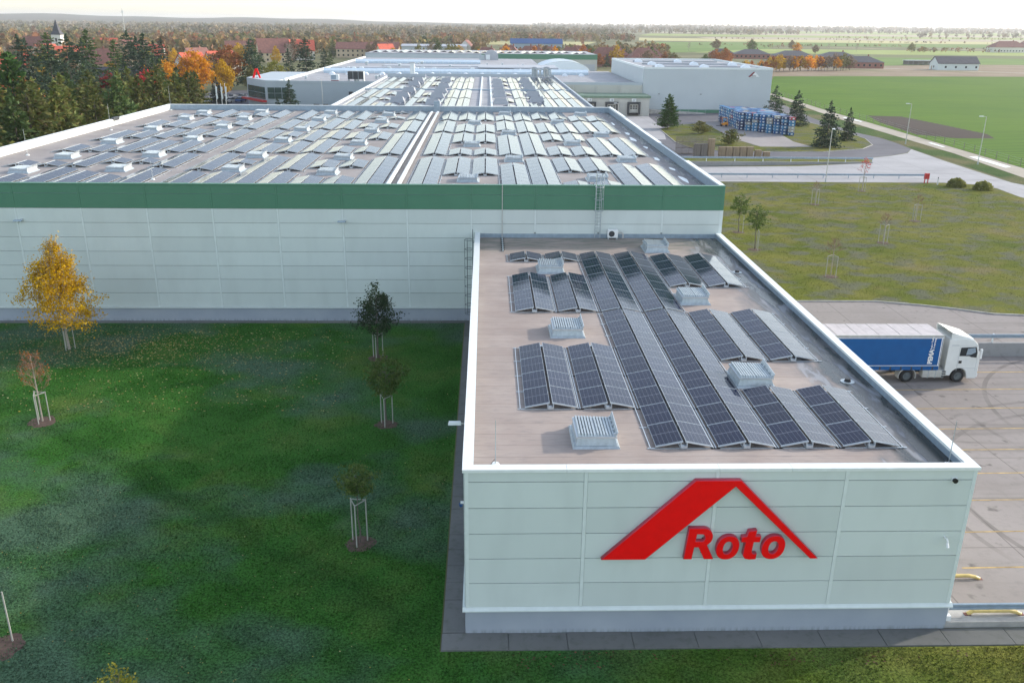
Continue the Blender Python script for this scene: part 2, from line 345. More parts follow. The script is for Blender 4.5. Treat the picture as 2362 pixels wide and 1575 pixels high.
# ------------------------------------------------------------------ mesh helpers
class MB:
    def __init__(s): s.v = []; s.f = []; s.m = []
    def quad(s, a, b, c, d, m=0):
        i = len(s.v); s.v += [a, b, c, d]; s.f.append((i, i+1, i+2, i+3)); s.m.append(m)
    def hexa(s, p, m=0):
        i = len(s.v); s.v += [tuple(q) for q in p]
        for f in ((3, 2, 1, 0), (4, 5, 6, 7), (0, 1, 5, 4), (1, 2, 6, 5), (2, 3, 7, 6), (3, 0, 4, 7)):
            s.f.append(tuple(i+k for k in f)); s.m.append(m)
    def box(s, x0, x1, y0, y1, z0, z1, m=0):
        s.hexa([(x0, y0, z0), (x1, y0, z0), (x1, y1, z0), (x0, y1, z0), (x0, y0, z1), (x1, y0, z1), (x1, y1, z1), (x0, y1, z1)], m); return s
    def frustum(s, x0, x1, y0, y1, z0, z1, ins, m=0):
        s.hexa([(x0, y0, z0), (x1, y0, z0), (x1, y1, z0), (x0, y1, z0), (x0+ins, y0+ins, z1), (x1-ins, y0+ins, z1), (x1-ins, y1-ins, z1), (x0+ins, y1-ins, z1)], m); return s
    def tube(s, p0, p1, r0, r1=None, n=6, m=0, caps=True):
        r1 = r0 if r1 is None else r1
        a = Vector(p0); b_ = Vector(p1); d = (b_-a)
        if d.length < 1e-6: return s
        d.normalize(); up = Vector((0, 0, 1)) if abs(d.z) < .95 else Vector((1, 0, 0))
        u = d.cross(up).normalized(); v = d.cross(u)
        i = len(s.v)
        for c, r in ((a, r0), (b_, r1)):
            for k in range(n):
                t = 2*math.pi*k/n; s.v.append(tuple(c + u*math.cos(t)*r + v*math.sin(t)*r))
        for k in range(n):
            s.f.append((i+k, i+(k+1) % n, i+n+(k+1) % n, i+n+k)); s.m.append(m)
        if caps:
            s.f.append(tuple(i+k for k in range(n-1, -1, -1))); s.m.append(m)
            s.f.append(tuple(i+n+k for k in range(n))); s.m.append(m)
        return s
    def path(s, pts, r, n=6, m=0):
        for a, b_ in zip(pts[:-1], pts[1:]): s.tube(a, b_, r, r, n, m)
        return s
    def prism(s, poly, axis, a0, a1, m=0, mside=None):
        """extrude a 2-D polygon along an axis: 'x' -> (y,z), 'y' -> (x,z), 'z' -> (x,y)"""
        mside = m if mside is None else mside
        def mk(p, a): return {'x': (a, p[0], p[1]), 'y': (p[0], a, p[1]), 'z': (p[0], p[1], a)}[axis]
        i = len(s.v); k = len(poly)
        s.v += [mk(p, a0) for p in poly] + [mk(p, a1) for p in poly]
        s.f.append(tuple(range(i, i+k))); s.m.append(m); s.f.append(tuple(range(i+2*k-1, i+k-1, -1))); s.m.append(m)
        for j in range(k):
            s.f.append((i+j, i+k+j, i+k+(j+1) % k, i+(j+1) % k)); s.m.append(mside)
        return s
    def mesh(s, name, mats):
        me = bpy.data.meshes.new(name); me.from_pydata(s.v, [], s.f)
        for q in (mats if isinstance(mats, (list, tuple)) else [mats]): me.materials.append(M[q] if isinstance(q, str) else q)
        if any(s.m): me.polygons.foreach_set('material_index', s.m)
        bm = bmesh.new(); bm.from_mesh(me); bmesh.ops.recalc_face_normals(bm, faces=bm.faces); bm.to_mesh(me); bm.free()
        me.update(); return me
    def obj(s, name, mats, parent=None, loc=None, rz=0, bevel=0, smooth=False):
        o = ob(name, s.mesh(name, mats), parent, loc, rz)
        if bevel:
            bv = o.modifiers.new('bevel', 'BEVEL'); bv.width = bevel; bv.segments = 2; bv.limit_method = 'ANGLE'
        if smooth: o.data.polygons.foreach_set('use_smooth', [True]*len(o.data.polygons))
        return o
def ob(name, me, parent=None, loc=None, rz=0):
    o = bpy.data.objects.new(name, me); col.objects.link(o)
    if parent: o.parent = parent
    if loc is not None: o.location = loc
    o.rotation_euler.z = rz
    return o
def tag(o, label, cat, group=None):
    o['label'] = label; o['category'] = cat
    if group: o['group'] = group
    return o
def thing(name, label, cat, loc=(0, 0, 0), rz=0, group=None):
    o = bpy.data.objects.new(name, None); col.objects.link(o); o.location = loc; o.rotation_euler.z = rz; o.empty_display_size = .2
    return tag(o, label, cat, group)
def struct(o): o['kind'] = 'structure'; return o
KIDS = {}
def dup(root, loc, rz=0, scale=1.0, label=None, group=None):
    r = root.copy(); col.objects.link(r); r.location = loc; r.rotation_euler.z = rz
    r.scale = (scale, scale, scale) if not isinstance(scale, tuple) else scale
    if label: r['label'] = label
    if group: r['group'] = group
    for ch in root.children:
        c = ch.copy(); col.objects.link(c); c.parent = r
        for g in ch.children:
            d = g.copy(); col.objects.link(d); d.parent = c
    return r
def setmat(o, i, mat):
    s = o.material_slots[i]; s.link = 'OBJECT'; s.material = M[mat]
def sheet(name, pts, z, mat, parent=None):
    bm = bmesh.new(); vs_ = [bm.verts.new((p[0], p[1], p[2] if len(p) > 2 else z)) for p in pts]
    f = bm.faces.new(vs_); f.normal_update()
    if f.normal.z < 0: f.normal_flip()
    bmesh.ops.triangulate(bm, faces=bm.faces[:])
    me = bpy.data.meshes.new(name); bm.to_mesh(me); bm.free(); me.materials.append(M[mat])
    return struct(ob(name, me, parent))
def npmesh(name, V, quads, mats, mi=None):
    V = np.asarray(V, np.float32); quads = np.asarray(quads, np.int32); k = quads.shape[1]
    me = bpy.data.meshes.new(name); me.vertices.add(len(V)); me.vertices.foreach_set('co', V.ravel())
    me.loops.add(quads.size); me.loops.foreach_set('vertex_index', quads.ravel())
    me.polygons.add(len(quads)); me.polygons.foreach_set('loop_start', np.arange(0, quads.size, k, dtype=np.int32))
    for q in mats: me.materials.append(M[q])
    if mi is not None: me.polygons.foreach_set('material_index', np.asarray(mi, np.int32))
    me.update(calc_edges=True); return me
def cards(P, L, Wd, rng, axis=None, spread=1.0):
    """one small rhombus per point: P points, L length, Wd width; axis = preferred long direction"""
    n = len(P); d = rng.normal(size=(n, 3))
    if axis is not None: d = axis + d*spread
    d /= np.linalg.norm(d, axis=1)[:, None]+1e-9
    t = np.cross(d, rng.normal(size=(n, 3))); t /= np.linalg.norm(t, axis=1)[:, None]+1e-9
    s = rng.uniform(.65, 1.3, (n, 1)); L = L*s; Wd = Wd*s
    V = np.stack([P-d*L/2, P+t*Wd/2, P+d*L/2, P-t*Wd/2], 1).reshape(-1, 3)
    return V, np.arange(4*n).reshape(-1, 4)

# ================================================================== SETTING
YX0, YX1, YY0, YY1 = 19.30, 62.0, 31.0, 64.9                     # sunken loading yard
g = MB(); FAR = 14000
for x0, x1, y0, y1 in ((-FAR, YX0, -300, FAR), (YX0, YX1, -300, YY0), (YX0, YX1, YY1, FAR), (YX1, FAR, -300, FAR)):
    g.quad((x0, y0, 0), (x1, y0, 0), (x1, y1, 0), (x0, y1, 0))
ground = struct(g.obj('ground', 'land'))
def yz(y): return -1.1*min(1, max(0, (y-YY0)/22))
g = MB()
for y0, y1 in ((YY0, 42), (42, YY0+22), (YY0+22, YY1)):
    g.quad((YX0, y0, yz(y0)), (YX1, y0, yz(y0)), (YX1, y1, yz(y1)), (YX0, y1, yz(y1)))
yard = struct(g.obj('loading_yard', 'concrete_yard'))
g = MB(); g.quad((YX1, YY0, -1.2), (YX1, YY1, -1.2), (YX1, YY1, 0), (YX1, YY0, 0)); struct(g.obj('yard_edge', 'retaining'))
for k, y in enumerate((34.6, 37.9, 41.3, 44.6, 47.9, 51.2, 54.6, 57.9, 61.2)):
    g = MB(); d = .05; x0 = 22.5 if y < 36 else 21.0
    g.quad((x0, y-d, yz(y-d)+.006), (YX1, y-d+.6, yz(y-d+.6)+.006), (YX1, y+d+.6, yz(y+d+.6)+.006), (x0, y+d, yz(y+d)+.006))
    g.obj('marking_line', 'yellow', yard)
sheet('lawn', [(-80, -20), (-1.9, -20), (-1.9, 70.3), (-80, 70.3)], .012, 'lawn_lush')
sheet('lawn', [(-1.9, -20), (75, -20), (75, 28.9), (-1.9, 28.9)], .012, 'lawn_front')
KERB_S = [(19.4, 76.0), (35.8, 76.0), (39.7, 74.8), (42.2, 73.7), (44.8, 72.3), (47.6, 71.9), (62, 71.5), (82, 72)]
KERB_N = [(88, 98), (82, 120), (79.8, 128), (80.3, 135), (79.0, 138.6), (74.0, 140.3), (61.6, 140.2), (38.4, 140.4), (19.4, 140.4)]
sheet('lawn', KERB_S+KERB_N, .10, 'lawn_dry')
sheet('service_road', [(19.4, YY1+.26), (110, YY1+.26), (110, 72), (82, 72.1), (62, 71.6), (47.6, 72.0), (44.8, 72.4), (42.2, 73.8), (39.7, 74.9), (35.8, 76.1), (19.4, 76.1)], .012, 'concrete_yard')
sheet('access_road', [(19.4, 140.2), (38, 140.2), (74, 140.2), (79, 138.5), (80.2, 135), (79.7, 128), (82, 120), (88, 98), (95, 72), (110, 72), (98, 110), (86.0, 141), (86.4, 155), (86.8, 165), (88.0, 181.5), (84.5, 175.5), (79.5, 171.5), (74.4, 168.6), (71.6, 162.0), (56.4, 157.4), (36.5, 156.4), (19.4, 156.4)], .014, 'concrete_road')
sheet('asphalt_road', [(74.4, 168.9), (79.5, 171.8), (84.6, 176.0), (88.1, 181.8), (89.2, 190), (89.6, 200), (87.8, 212), (89.4, 244), (92, 262), (96, 300), (101, 345), (84, 345), (82, 260), (80, 256.8), (44, 256.8), (44, 246.2), (22, 246.2), (22, 141), (34, 160), (34, 167.4), (70, 167.4)], .018, 'asphalt')
sheet('dock_apron', [(22, 195), (39.5, 195), (43.0, 216), (44.5, 246), (22, 246)], .024, 'concrete_road')
ISLAND = [(41.8, 214.5), (47.5, 223), (56.5, 229.5), (60, 233), (78.5, 243.5), (84, 238), (86.2, 212), (85.2, 198), (82.4, 187.5), (77.6, 181), (67.6, 176.2), (50.2, 176), (42.2, 179), (40.6, 190)]
sheet('grass_island', ISLAND, .11, 'lawn_dry')
sheet('storage_paving', [(56, 228.9), (60, 232.6), (78.3, 243), (72, 222), (68.4, 206), (66.8, 192), (68.0, 183.2), (57, 183.2), (54.8, 197.5)], .125, 'block_paving')
sheet('verge', [(86.2, 120), (88.2, 181), (89.4, 190), (89.8, 200), (88, 212), (89.6, 244), (92.2, 262), (97, 300), (101.5, 345), (104, 345), (101, 300), (97.5, 262), (96, 240), (94.8, 207), (93.7, 175), (90.6, 145), (89, 118), (99, 72), (92, 72)], .03, 'verge')
sheet('track', [(90.8, 145), (93.9, 175), (95, 207), (96.2, 240), (97.7, 262), (101.2, 300), (104.2, 345), (106.5, 345), (104, 300), (101.5, 262), (100.6, 232), (99.2, 204), (98.1, 181), (96.8, 154), (95.5, 120), (89.2, 118)], .034, 'track_dirt')
sheet('field', [(95.6, 110), (97, 154), (98.3, 181), (99.4, 204), (100.8, 232), (101.7, 262), (104.2, 300), (106.7, 345), (142.5, 448), (192, 456), (278, 464), (700, 480), (700, 60), (105, 60)], .04, 'field_green')
sheet('bare_soil', [(104, 235), (108.2, 252), (116.8, 249.6), (118, 232), (119, 209), (116, 200), (107.3, 200), (101, 207)], .055, 'field_soil')
sheet('building_plot', [(100, 448.5), (142.5, 448.6), (192, 456.5), (278, 464.5), (700, 481), (700, 628), (320, 609), (208, 560), (160, 530), (100, 520)], .05, 'dirt')
for k, (nm, pts, mt) in enumerate([
    ('field_green_far', [(200, 561), (320, 610), (700, 629), (760, 735), (436, 734), (240, 742)], 'field_green_far'),
    ('f', [(200, 742), (436, 735), (760, 737), (820, 815), (470, 812), (265, 823), (180, 800)], 'field_olive'),
    ('f', [(190, 823), (483, 813), (820, 818), (900, 965), (560, 962), (313, 974), (190, 970)], 'field_lime'),
    ('f', [(130, 800), (178, 823), (300, 974), (360, 1142), (520, 1115), (700, 1126), (900, 967), (1100, 1130), (1000, 1360), (623, 1340), (442, 1378), (230, 1300)], 'field_green_far'),
    ('f', [(230, 1390), (442, 1379), (623, 1341), (1000, 1362), (1250, 1600), (735, 1580), (523, 1631), (280, 1690)], 'field_yellow'),
    ('f', [(400, 1650), (735, 1582), (1250, 1602), (1450, 1890), (860, 1854), (620, 1925), (420, 1850)], 'field_beige'),
    ('f', [(330, 2000), (640, 1926), (860, 1856), (1450, 1892), (1800, 2300), (1040, 2244), (751, 2346), (440, 2460)], 'field_lime'),
    ('f', [(480, 2700), (760, 2348), (1040, 2246), (1800, 2302), (2200, 2780), (1250, 2697), (910, 2845), (540, 3010)], 'field_beige'),
    ('f', [(700, 3400), (920, 2847), (1250, 2699), (2200, 2782), (3400, 4200), (1700, 4100)], 'field_lime'),
    ('f', [(-1000, 1500), (-560, 1380), (-480, 1560), (-900, 1850)], 'field_lime'),
    ('f', [(-560, 1700), (-60, 1650), (-40, 1850), (-600, 1960)], 'field_olive'),
    ('f', [(-20, 1050), (110, 1040), (150, 1250), (-10, 1240)], 'field_yellow'),
    ('f', [(-1800, 2900), (-200, 2600), (-200, 3200), (-2200, 3600)], 'field_beige'),
    ('f', [(1800, 4700), (4200, 5000), (6000, 7500), (2000, 7200)], 'field_beige')]):
    sheet('field', pts, .06+.02*k, mt)
# hills on the left horizon
rng = np.random.default_rng(5)
nx, ny = 90, 14; V = []; F = []
for j in range(ny):
    for i in range(nx):
        x = -6500+i*90; y = 4300+j*260
        t = max(0, 1-((x+3600)/4200)**2) if x > -3600 else 1.0
        h = (38*t+6)*math.sin(math.pi*min(1, j/(ny-1)*1.0)**.8)*(1+.12*math.sin(x*.004)+.08*math.sin(x*.011+j))
        V.append((x, y, max(-1, h)))
for j in range(ny-1):
    for i in range(nx-1): a = j*nx+i; F.append((a, a+1, a+nx+1, a+nx))
struct(ob('hills', npmesh('hills', V, F, ['hill_wood'])))

def kerb(pts, w_=.16, z0=-.02, z1=.12, name='kerb'):
    g = MB()
    for a, b_ in zip(pts[:-1], pts[1:]):
        d = Vector((b_[0]-a[0], b_[1]-a[1])); n_ = Vector((-d.y, d.x)).normalized()*w_/2
        g.hexa([(a[0]+n_.x, a[1]+n_.y, z0), (b_[0]+n_.x, b_[1]+n_.y, z0), (b_[0]-n_.x, b_[1]-n_.y, z0), (a[0]-n_.x, a[1]-n_.y, z0),
                (a[0]+n_.x, a[1]+n_.y, z1), (b_[0]+n_.x, b_[1]+n_.y, z1), (b_[0]-n_.x, b_[1]-n_.y, z1), (a[0]-n_.x, a[1]-n_.y, z1)])
    return struct(g.obj(name, 'kerb'))
kerb(KERB_S[:-1]); kerb(KERB_N); kerb(ISLAND+ISLAND[:1], z1=.135)
# concrete apron round the low hall: slabs
apron = struct(MB().box(-1.85, 60, 28.9, 29.98, -.1, .02).obj('apron', 'slab_concrete'))
gi = random.Random(2)
x = -1.83
while x < 46:
    wd = gi.uniform(2.4, 2.75)
    MB().box(0, wd-.03, 0, 1.04, 0, .06+gi.uniform(-.008, .012)).obj('slab', 'slab_concrete', apron, (x, 28.92, -.01)); x += wd
y = 30.02
while y < 69.8:
    ln = gi.choice((1.1, 1.3, 2.2)); MB().box(0, .94, 0, min(ln, 70.3-y)-.03, 0, .06+gi.uniform(-.01, .015)).obj('slab', 'slab_concrete', apron, (-1.83, y, -.01)); y += ln
x = -48
while x < -2.4:
    MB().box(0, 2.55, 0, .55, 0, .06+gi.uniform(-.01, .012)).obj('slab', 'slab_concrete', apron, (x, 69.9, -.01)); x += 2.6
# kerb wall between apron and yard
struct(MB().box(YX0+.02, 60, 30.05, 30.35, -.3, .30).box(YX0+.02, 60, 30.36, 30.98, -.3, .22).obj('yard_kerb', 'kerb'))

# ================================================================== BUILDINGS
def wall_face(parent, x0, x1, edges_x, zs, y, mats, axis='y', th=.04, gap=.028, batten=.16):
    """sandwich panels on a wall facing -y (axis 'y') or -x (axis 'x'): one object per panel"""
    cache = {}
    for a, b_ in zip(edges_x[:-1], edges_x[1:]):
        for (z0, z1, mt) in zs:
            key = (round(b_-a, 2), round(z1-z0, 2), mt)
            if key not in cache:
                W_, H_ = b_-a-batten, z1-z0-gap
                cache[key] = MB().box(0, W_, 0, th, 0, H_).mesh('wall_panel', mt)
            if axis == 'y': ob('wall_panel', cache[key], parent, (a+batten/2, y-th, z0+gap/2))
            else: ob('wall_panel', cache[key], parent, (y-th, b_-batten/2, z0+gap/2), -math.pi/2)
ZA = [(1.34, 2.49, 'wall_white'), (2.49, 3.65, 'wall_white'), (3.65, 4.81, 'wall_white'), (4.81, 5.97, 'wall_white'), (5.97, 7.13, 'wall_white'), (7.13, 7.56, 'wall_white')]
# ---- low hall in front
X0, X1, Y0, YB = -.86, 19.27, 30.0, 70.5
hallA = thing('low_hall', 'low white panelled hall with big red roof logo on its front', 'building', (9, 50, 0))
hallA.location = (0, 0, 0)
MB().box(X0+.05, X1-.05, Y0+.05, YB-.02, 0, 7.2).obj('wall', 'wall_core', hallA)
MB().box(X0+.3, X1-.3, Y0+.3, YB-.05, 7.2, 7.24).obj('roof', 'roof_low', hallA)
MB().box(X0-.02, X1+.02, Y0-.02, YB-.03, -.3, 1.17).obj('plinth', 'plinth', hallA)
g = MB(); g.prism([(Y0-.14, 1.17), (Y0-.14, 1.22), (Y0-.02, 1.335), (Y0+.04, 1.335), (Y0+.04, 1.17)], 'x', X0-.13, X1+.13)
g.box(X0-.13, X0+.03, Y0+.05, YB-.04, 1.17, 1.335); g.box(X1-.03, X1+.13, Y0+.05, YB-.04, 1.17, 1.335); g.obj('sill_flashing', 'trim_white', hallA)
wall_face(hallA, X0, X1, [X0, 3.86, 9.0, 14.12, X1], ZA, Y0, None)
wall_face(hallA, Y0, YB, [Y0+5.06*k for k in range(9)], ZA, X0, None, 'x')
MB().box(X1-.03, X1-.0, Y0+.1, YB-.1, 1.34, 7.5).obj('side_wall', 'wall_white', hallA)
for x in (X0, 3.86, 9.0, 14.12, X1):
    xa = min(max(x, X0+.075), X1-.075); MB().box(xa-.072, xa+.072, Y0-.052, Y0+.02, 1.34, 7.56).obj('joint_strip', 'trim_white', hallA)
for k in range(1, 8):
    y = Y0+5.06*k; MB().box(X0-.052, X0+.02, y-.072, y+.072, 1.34, 7.56).obj('joint_strip', 'trim_white', hallA)
g = MB(); t = .30
g.box(X0+.02, X1-.02, Y0+.02, Y0+t, 7.2, 7.60); g.box(X0+.02, X0+t, Y0+t, YB-.03, 7.2, 7.60); g.box(X1-t, X1-.02, Y0+t, YB-.03, 7.2, 7.60); g.obj('parapet', 'steel_blue', hallA)
MB().box(X0+t, X1-t, YB-.05, YB-.012, 7.2, 7.58).obj('wall_flashing', 'steel_blue', hallA)
# cap pieces with visible laps
for a, b_ in ((X0-.09, 3.1), (3.1, 9.05), (9.05, 11.9), (11.9, X1+.09)):
    MB().box(a+.006, b_-.006, Y0-.09, Y0+t+.05, 7.56, 7.69).obj('parapet_cap', 'cap_white', hallA)
ys = [Y0+t+.052, 37.2, 44.5, 51, 58, 64.5, YB-.05]
for a, b_ in zip(ys[:-1], ys[1:]):
    for xx0, xx1 in ((X0-.09, X0+t+.04), (X1-t-.04, X1+.09)):
        MB().box(xx0, xx1, a+.006, b_-.006, 7.56, 7.688).obj('parapet_cap', 'cap_white', hallA)
for x, y in ((17.95, 39.7), (17.9, 59.9)):
    g = MB(); g.tube((x, y, 7.24), (x, y, 7.27), .34, .34, 14, 1); g.tube((x, y, 7.27), (x, y, 7.40), .17, .12, 10, 0); g.obj('roof_drain', ['black', 'galv'], hallA)

# red logo on the front of the low hall (standing proud of the wall)
logo = thing('logo_sign', 'large red roof shaped logo with raised letters reading Roto on white wall', 'sign', (0, 0, 0))
def logo_piece(name, outer, hole=None, y0=29.74, y1=29.94, parent=logo):
    cu = bpy.data.curves.new('c', 'CURVE'); cu.dimensions = '2D'; cu.fill_mode = 'BOTH'; cu.extrude = (y1-y0)/2; cu.bevel_depth = .012; cu.bevel_resolution = 0
    for pl in (outer, hole):
        if not pl: continue
        sp = cu.splines.new('POLY'); sp.points.add(len(pl)-1); sp.use_cyclic_u = True
        for q, p in zip(sp.points, pl): q.co = (p[0], p[1], 0, 1)
    tmp = bpy.data.objects.new('tmp', cu); col.objects.link(tmp); bpy.context.view_layer.update()
    me = bpy.data.meshes.new_from_object(tmp.evaluated_get(bpy.context.evaluated_depsgraph_get())); bpy.data.objects.remove(tmp); bpy.data.curves.remove(cu)
    me.transform(Matrix.Translation((0, (y0+y1)/2, 0)) @ Matrix.Rotation(math.pi/2, 4, 'X'))
    me.materials.clear(); me.materials.append(M['red']); me.materials.append(M['red_side'])
    for pl in me.polygons: pl.material_index = 0 if abs(pl.normal.y) > .9 else 1
    return ob(name, me, parent)
def oval(cx, cz, rx, rz, sh=.10, n=36, e=2.2):
    P = []
    for k in range(n):
        t = 2*math.pi*k/n; c, s = math.cos(t), math.sin(t)
        x = rx*math.copysign(abs(c)**(2/e), c); z = rz*math.copysign(abs(s)**(2/e), s); P.append((cx+x+sh*z, cz+z))
    return P
logo_piece('roof_mark', [(4.6, 3.73), (6.34, 3.73), (9.69, 7.02), (13.03, 3.72), (13.31, 3.72), (9.88, 7.26), (8.12, 7.26)])
def arc(cx, cz, rx, rz, a0, a1, n=10): return [(cx+rx*math.cos(R(a0+(a1-a0)*k/n)), cz+rz*math.sin(R(a0+(a1-a0)*k/n))) for k in range(n+1)]
Rout = [(7.90, 3.73), (8.21, 3.73), (8.27, 4.28), (8.46, 4.28), (8.72, 3.73), (9.08, 3.73), (8.77, 4.37)]+arc(8.62, 4.74, .36, .39, -55, 90, 10)+[(8.03, 5.13)]
Rin = [(8.30, 4.53), (8.34, 4.88)]+arc(8.57, 4.705, .13, .175, 90, -90, 8)
logo_piece('letter', Rout, Rin)
logo_piece('letter', oval(9.63, 4.235, .445, .53), oval(9.63, 4.235, .195, .30))
logo_piece('letter', [(10.16, 4.50), (10.17, 4.72), (10.36, 4.74), (10.42, 4.98), (10.73, 5.02), (10.69, 4.74), (10.92, 4.74), (10.89, 4.50), (10.65, 4.50), (10.61, 4.12), (10.62, 3.98), (10.68, 3.93), (10.82, 3.94), (10.80, 3.71), (10.55, 3.69), (10.36, 3.74), (10.28, 3.88), (10.33, 4.50)])
logo_piece('letter', oval(11.47, 4.235, .455, .53), oval(11.47, 4.235, .20, .30))
MB().box(7.5, 8.5, 29.9, 29.945, 6.2, 6.3).box(8.6, 8.7, 29.9, 29.945, 3.9, 4.6).box(9.3, 9.4, 29.9, 29.945, 3.9, 4.5).box(10.45, 10.55, 29.9, 29.945, 3.9, 4.7).box(11.2, 11.3, 29.9, 29.945, 3.9, 4.0).obj('standoff', 'dark_metal', logo)

# ---- big hall behind
BX0, BX1, BY1, BZ = -48.93, 19.35, 140.44, 11.58
hallB = thing('big_hall', 'big flat roofed hall with white panels and green band below its roof edge', 'building')
ZR = 10.75
MB().box(BX0+.05, BX1-.05, YB+.05, BY1-.05, 0, ZR-.03).obj('wall', 'wall_core', hallB)
MB().box(BX0+.3, BX1-.3, YB+.3, BY1-.3, ZR-.03, ZR).obj('roof', 'roof_big', hallB)
MB().box(BX0-.02, X0-.03, YB-.03, YB+.2, -.3, 1.17).obj('plinth', 'plinth', hallB)
MB().box(BX0-.1, X0-.14, YB-.12, YB+.02, 1.17, 1.26).obj('sill_flashing', 'trim_white', hallB)
ZB1 = [(1.26, 2.48, 'wall_white'), (2.48, 3.65, 'wall_white'), (3.65, 4.82, 'wall_white'), (4.82, 6.01, 'wall_white'), (6.01, 7.2, 'wall_white')]
ZB2 = [(7.2, 8.39, 'wall_white'), (8.39, 9.56, 'wall_white'), (9.56, 10.75, 'wall_green'), (10.75, 11.48, 'wall_green')]
bx = [BX0]+[-43.0+5.22*k for k in range(12)]+[BX1]
wall_face(hallB, 0, 0, [q for q in bx if q < -1]+[X0-.02], ZB1, YB, None)
wall_face(hallB, 0, 0, bx, ZB2, YB, None)
for q in bx[1:-1]:
    MB().box(q-.072, q+.072, YB-.05, YB+.02, 1.26 if q < -1 else 7.7, 9.555).obj('joint_strip', 'trim_white', hallB)
    MB().box(q-.072, q+.072, YB-.05, YB+.02, 9.565, 11.48).obj('joint_strip', 'wall_green', hallB)
MB().box(BX1-.2, BX1+.05, YB-.06, YB+.2, 7.69, 9.55).obj('corner_trim', 'trim_white', hallB)
MB().box(BX1-.2, BX1+.05, YB-.06, YB+.2, 9.56, 11.48).obj('corner_trim', 'wall_green', hallB)
MB().box(BX1-.03, BX1, YB+.21, BY1, 0, 9.55).obj('side_wall', 'wall_white', hallB)
MB().box(BX1-.03, BX1+.002, YB+.21, BY1, 9.56, 11.48).obj('side_wall', 'wall_green', hallB)
MB().box(BX0-.002, BX0+.03, YB+.21, BY1, 0, 11.48).obj('side_wall', 'wall_white', hallB)
g = MB()
g.box(BX0+.02, BX1-.02, YB+.02, YB+t, ZR-.03, 11.50); g.box(BX1-t, BX1-.04, YB+t, BY1-t, ZR-.03, 11.50); g.box(BX0+.02, BX1-.04, BY1-t, BY1-.02, ZR-.03, 11.50); g.obj('parapet', 'steel_blue', hallB)
g = MB(); g.box(BX0+.04, BX0+t, YB+t, BY1-t, ZR-.03, 11.50); g.obj('parapet', 'cap_white', hallB)
MB().box(BX0-.05, BX1+.08, YB-.09, YB+t+.02, 11.48, 11.56).obj('parapet_cap', 'wall_green', hallB)
for a, b_, dz in ((YB+t+.03, 84.5, 0), (84.5, 98, -.10), (98, 112, -.05), (112, 124.6, 0), (124.6, BY1-t-.01, .10)):
    MB().box(BX1-t-.03, BX1+.08, a, b_-.01, 11.48, 11.58+dz).obj('parapet_cap', 'cap_white', hallB)
ya = YB+t+.03
for b_ in (118, 120.6, BY1-t-.01):
    if b_ != 120.6: MB().box(BX0-.08, BX0+t+.03, ya, b_-.01, 11.48, 11.58).obj('parapet_cap', 'cap_white', hallB)
    else: MB().box(BX0+.0, BX0+t+.06, ya+.3, b_-.4, 11.3, 11.72).obj('hopper', 'dark_metal', hallB)
    ya = b_
MB().box(BX0-.05, BX1+.05, BY1-t-.0, BY1+.08, 11.48, 11.58).obj('parapet_cap', 'cap_white', hallB)
for xx in (-8.45, -7.55):
    MB().box(xx, xx+.32, 71.2, 137.6, ZR+.18, ZR+.30).obj('cable_tray', 'cap_white', hallB)
    g = MB()
    for k in range(23): g.box(xx+.05, xx+.27, 72+k*2.9, 72.2+k*2.9, ZR, ZR+.178)
    g.obj('tray_feet', 'galv', hallB)
MB().box(-8.1, -7.2, 139.4, 139.9, ZR, ZR+1.6).obj('duct_riser', 'steel_blue', hallB)
# pale membrane patches drying along the right edge
pr = random.Random(11)
for (x, y) in ((17.7, 78.5), (17.9, 84.5), (17.6, 91), (18.0, 100), (17.7, 107), (17.9, 113), (17.6, 124)):
    n_ = 9; w0, l0 = pr.uniform(.25, .45), pr.uniform(1.0, 2.6)
    pts = [(x+w0*math.cos(2*math.pi*k/n_)*pr.uniform(.5, 1.1), y+l0*math.sin(2*math.pi*k/n_)*pr.uniform(.5, 1.2)) for k in range(n_)]
    o = sheet('sealant_patch', pts, ZR+.006, 'cap_white', hallB); del o['kind']

# ---- solar arrays
PW, PL, PITCHY = 1.14, 1.94, 1.99
tilt = R(11.5)
pm = MB(); pm.box(-PW/2, PW/2, -PL/2, PL/2, -.035, 0, 1); pm.box(-PW/2+.014, PW/2-.014, -PL/2+.014, PL/2-.014, -.02, .003, 0)
PANEL = pm.mesh('panel', ['pv_glass', 'metal'])
FR = {}
def frame_mesh(n):
    if n in FR: return FR[n]
    g = MB(); L = n*PITCHY; h0, h1 = .13, .13+PW*math.sin(tilt); xr = 1.15
    for k in range(n+1):
        y = k*PITCHY
        g.hexa([(.0, y-.025, h0-.06), (xr, y-.025, h1-.06), (xr, y+.025, h1-.06), (0, y+.025, h0-.06), (0, y-.025, h0-.02), (xr, y-.025, h1-.02), (xr, y+.025, h1-.02), (0, y+.025, h0-.02)])
        g.hexa([(xr+.1, y-.025, h1-.06), (xr+1.25, y-.025, h0-.06), (xr+1.25, y+.025, h0-.06), (xr+.1, y+.025, h1-.06), (xr+.1, y-.025, h1-.02), (xr+1.25, y-.025, h0-.02), (xr+1.25, y+.025, h0-.02), (xr+.1, y+.025, h1-.02)])
        g.box(-.32, 2.72, y-.03, y+.03, .0, .035)
        for xx in (1.06, 1.32): g.box(xx-.02, xx+.02, y-.06, y+.06, .035, h1-.06)
    for y in (0, L): g.box(1.06, 1.32, y-.1, y+.1, .035, .16)
    for xx in (-.2, 1.06, 1.32, 2.55): g.box(xx-.02, xx+.02, -.03, L+.03, .01, .045)
    FR[n] = g.mesh('mounting_frame', 'metal'); return FR[n]
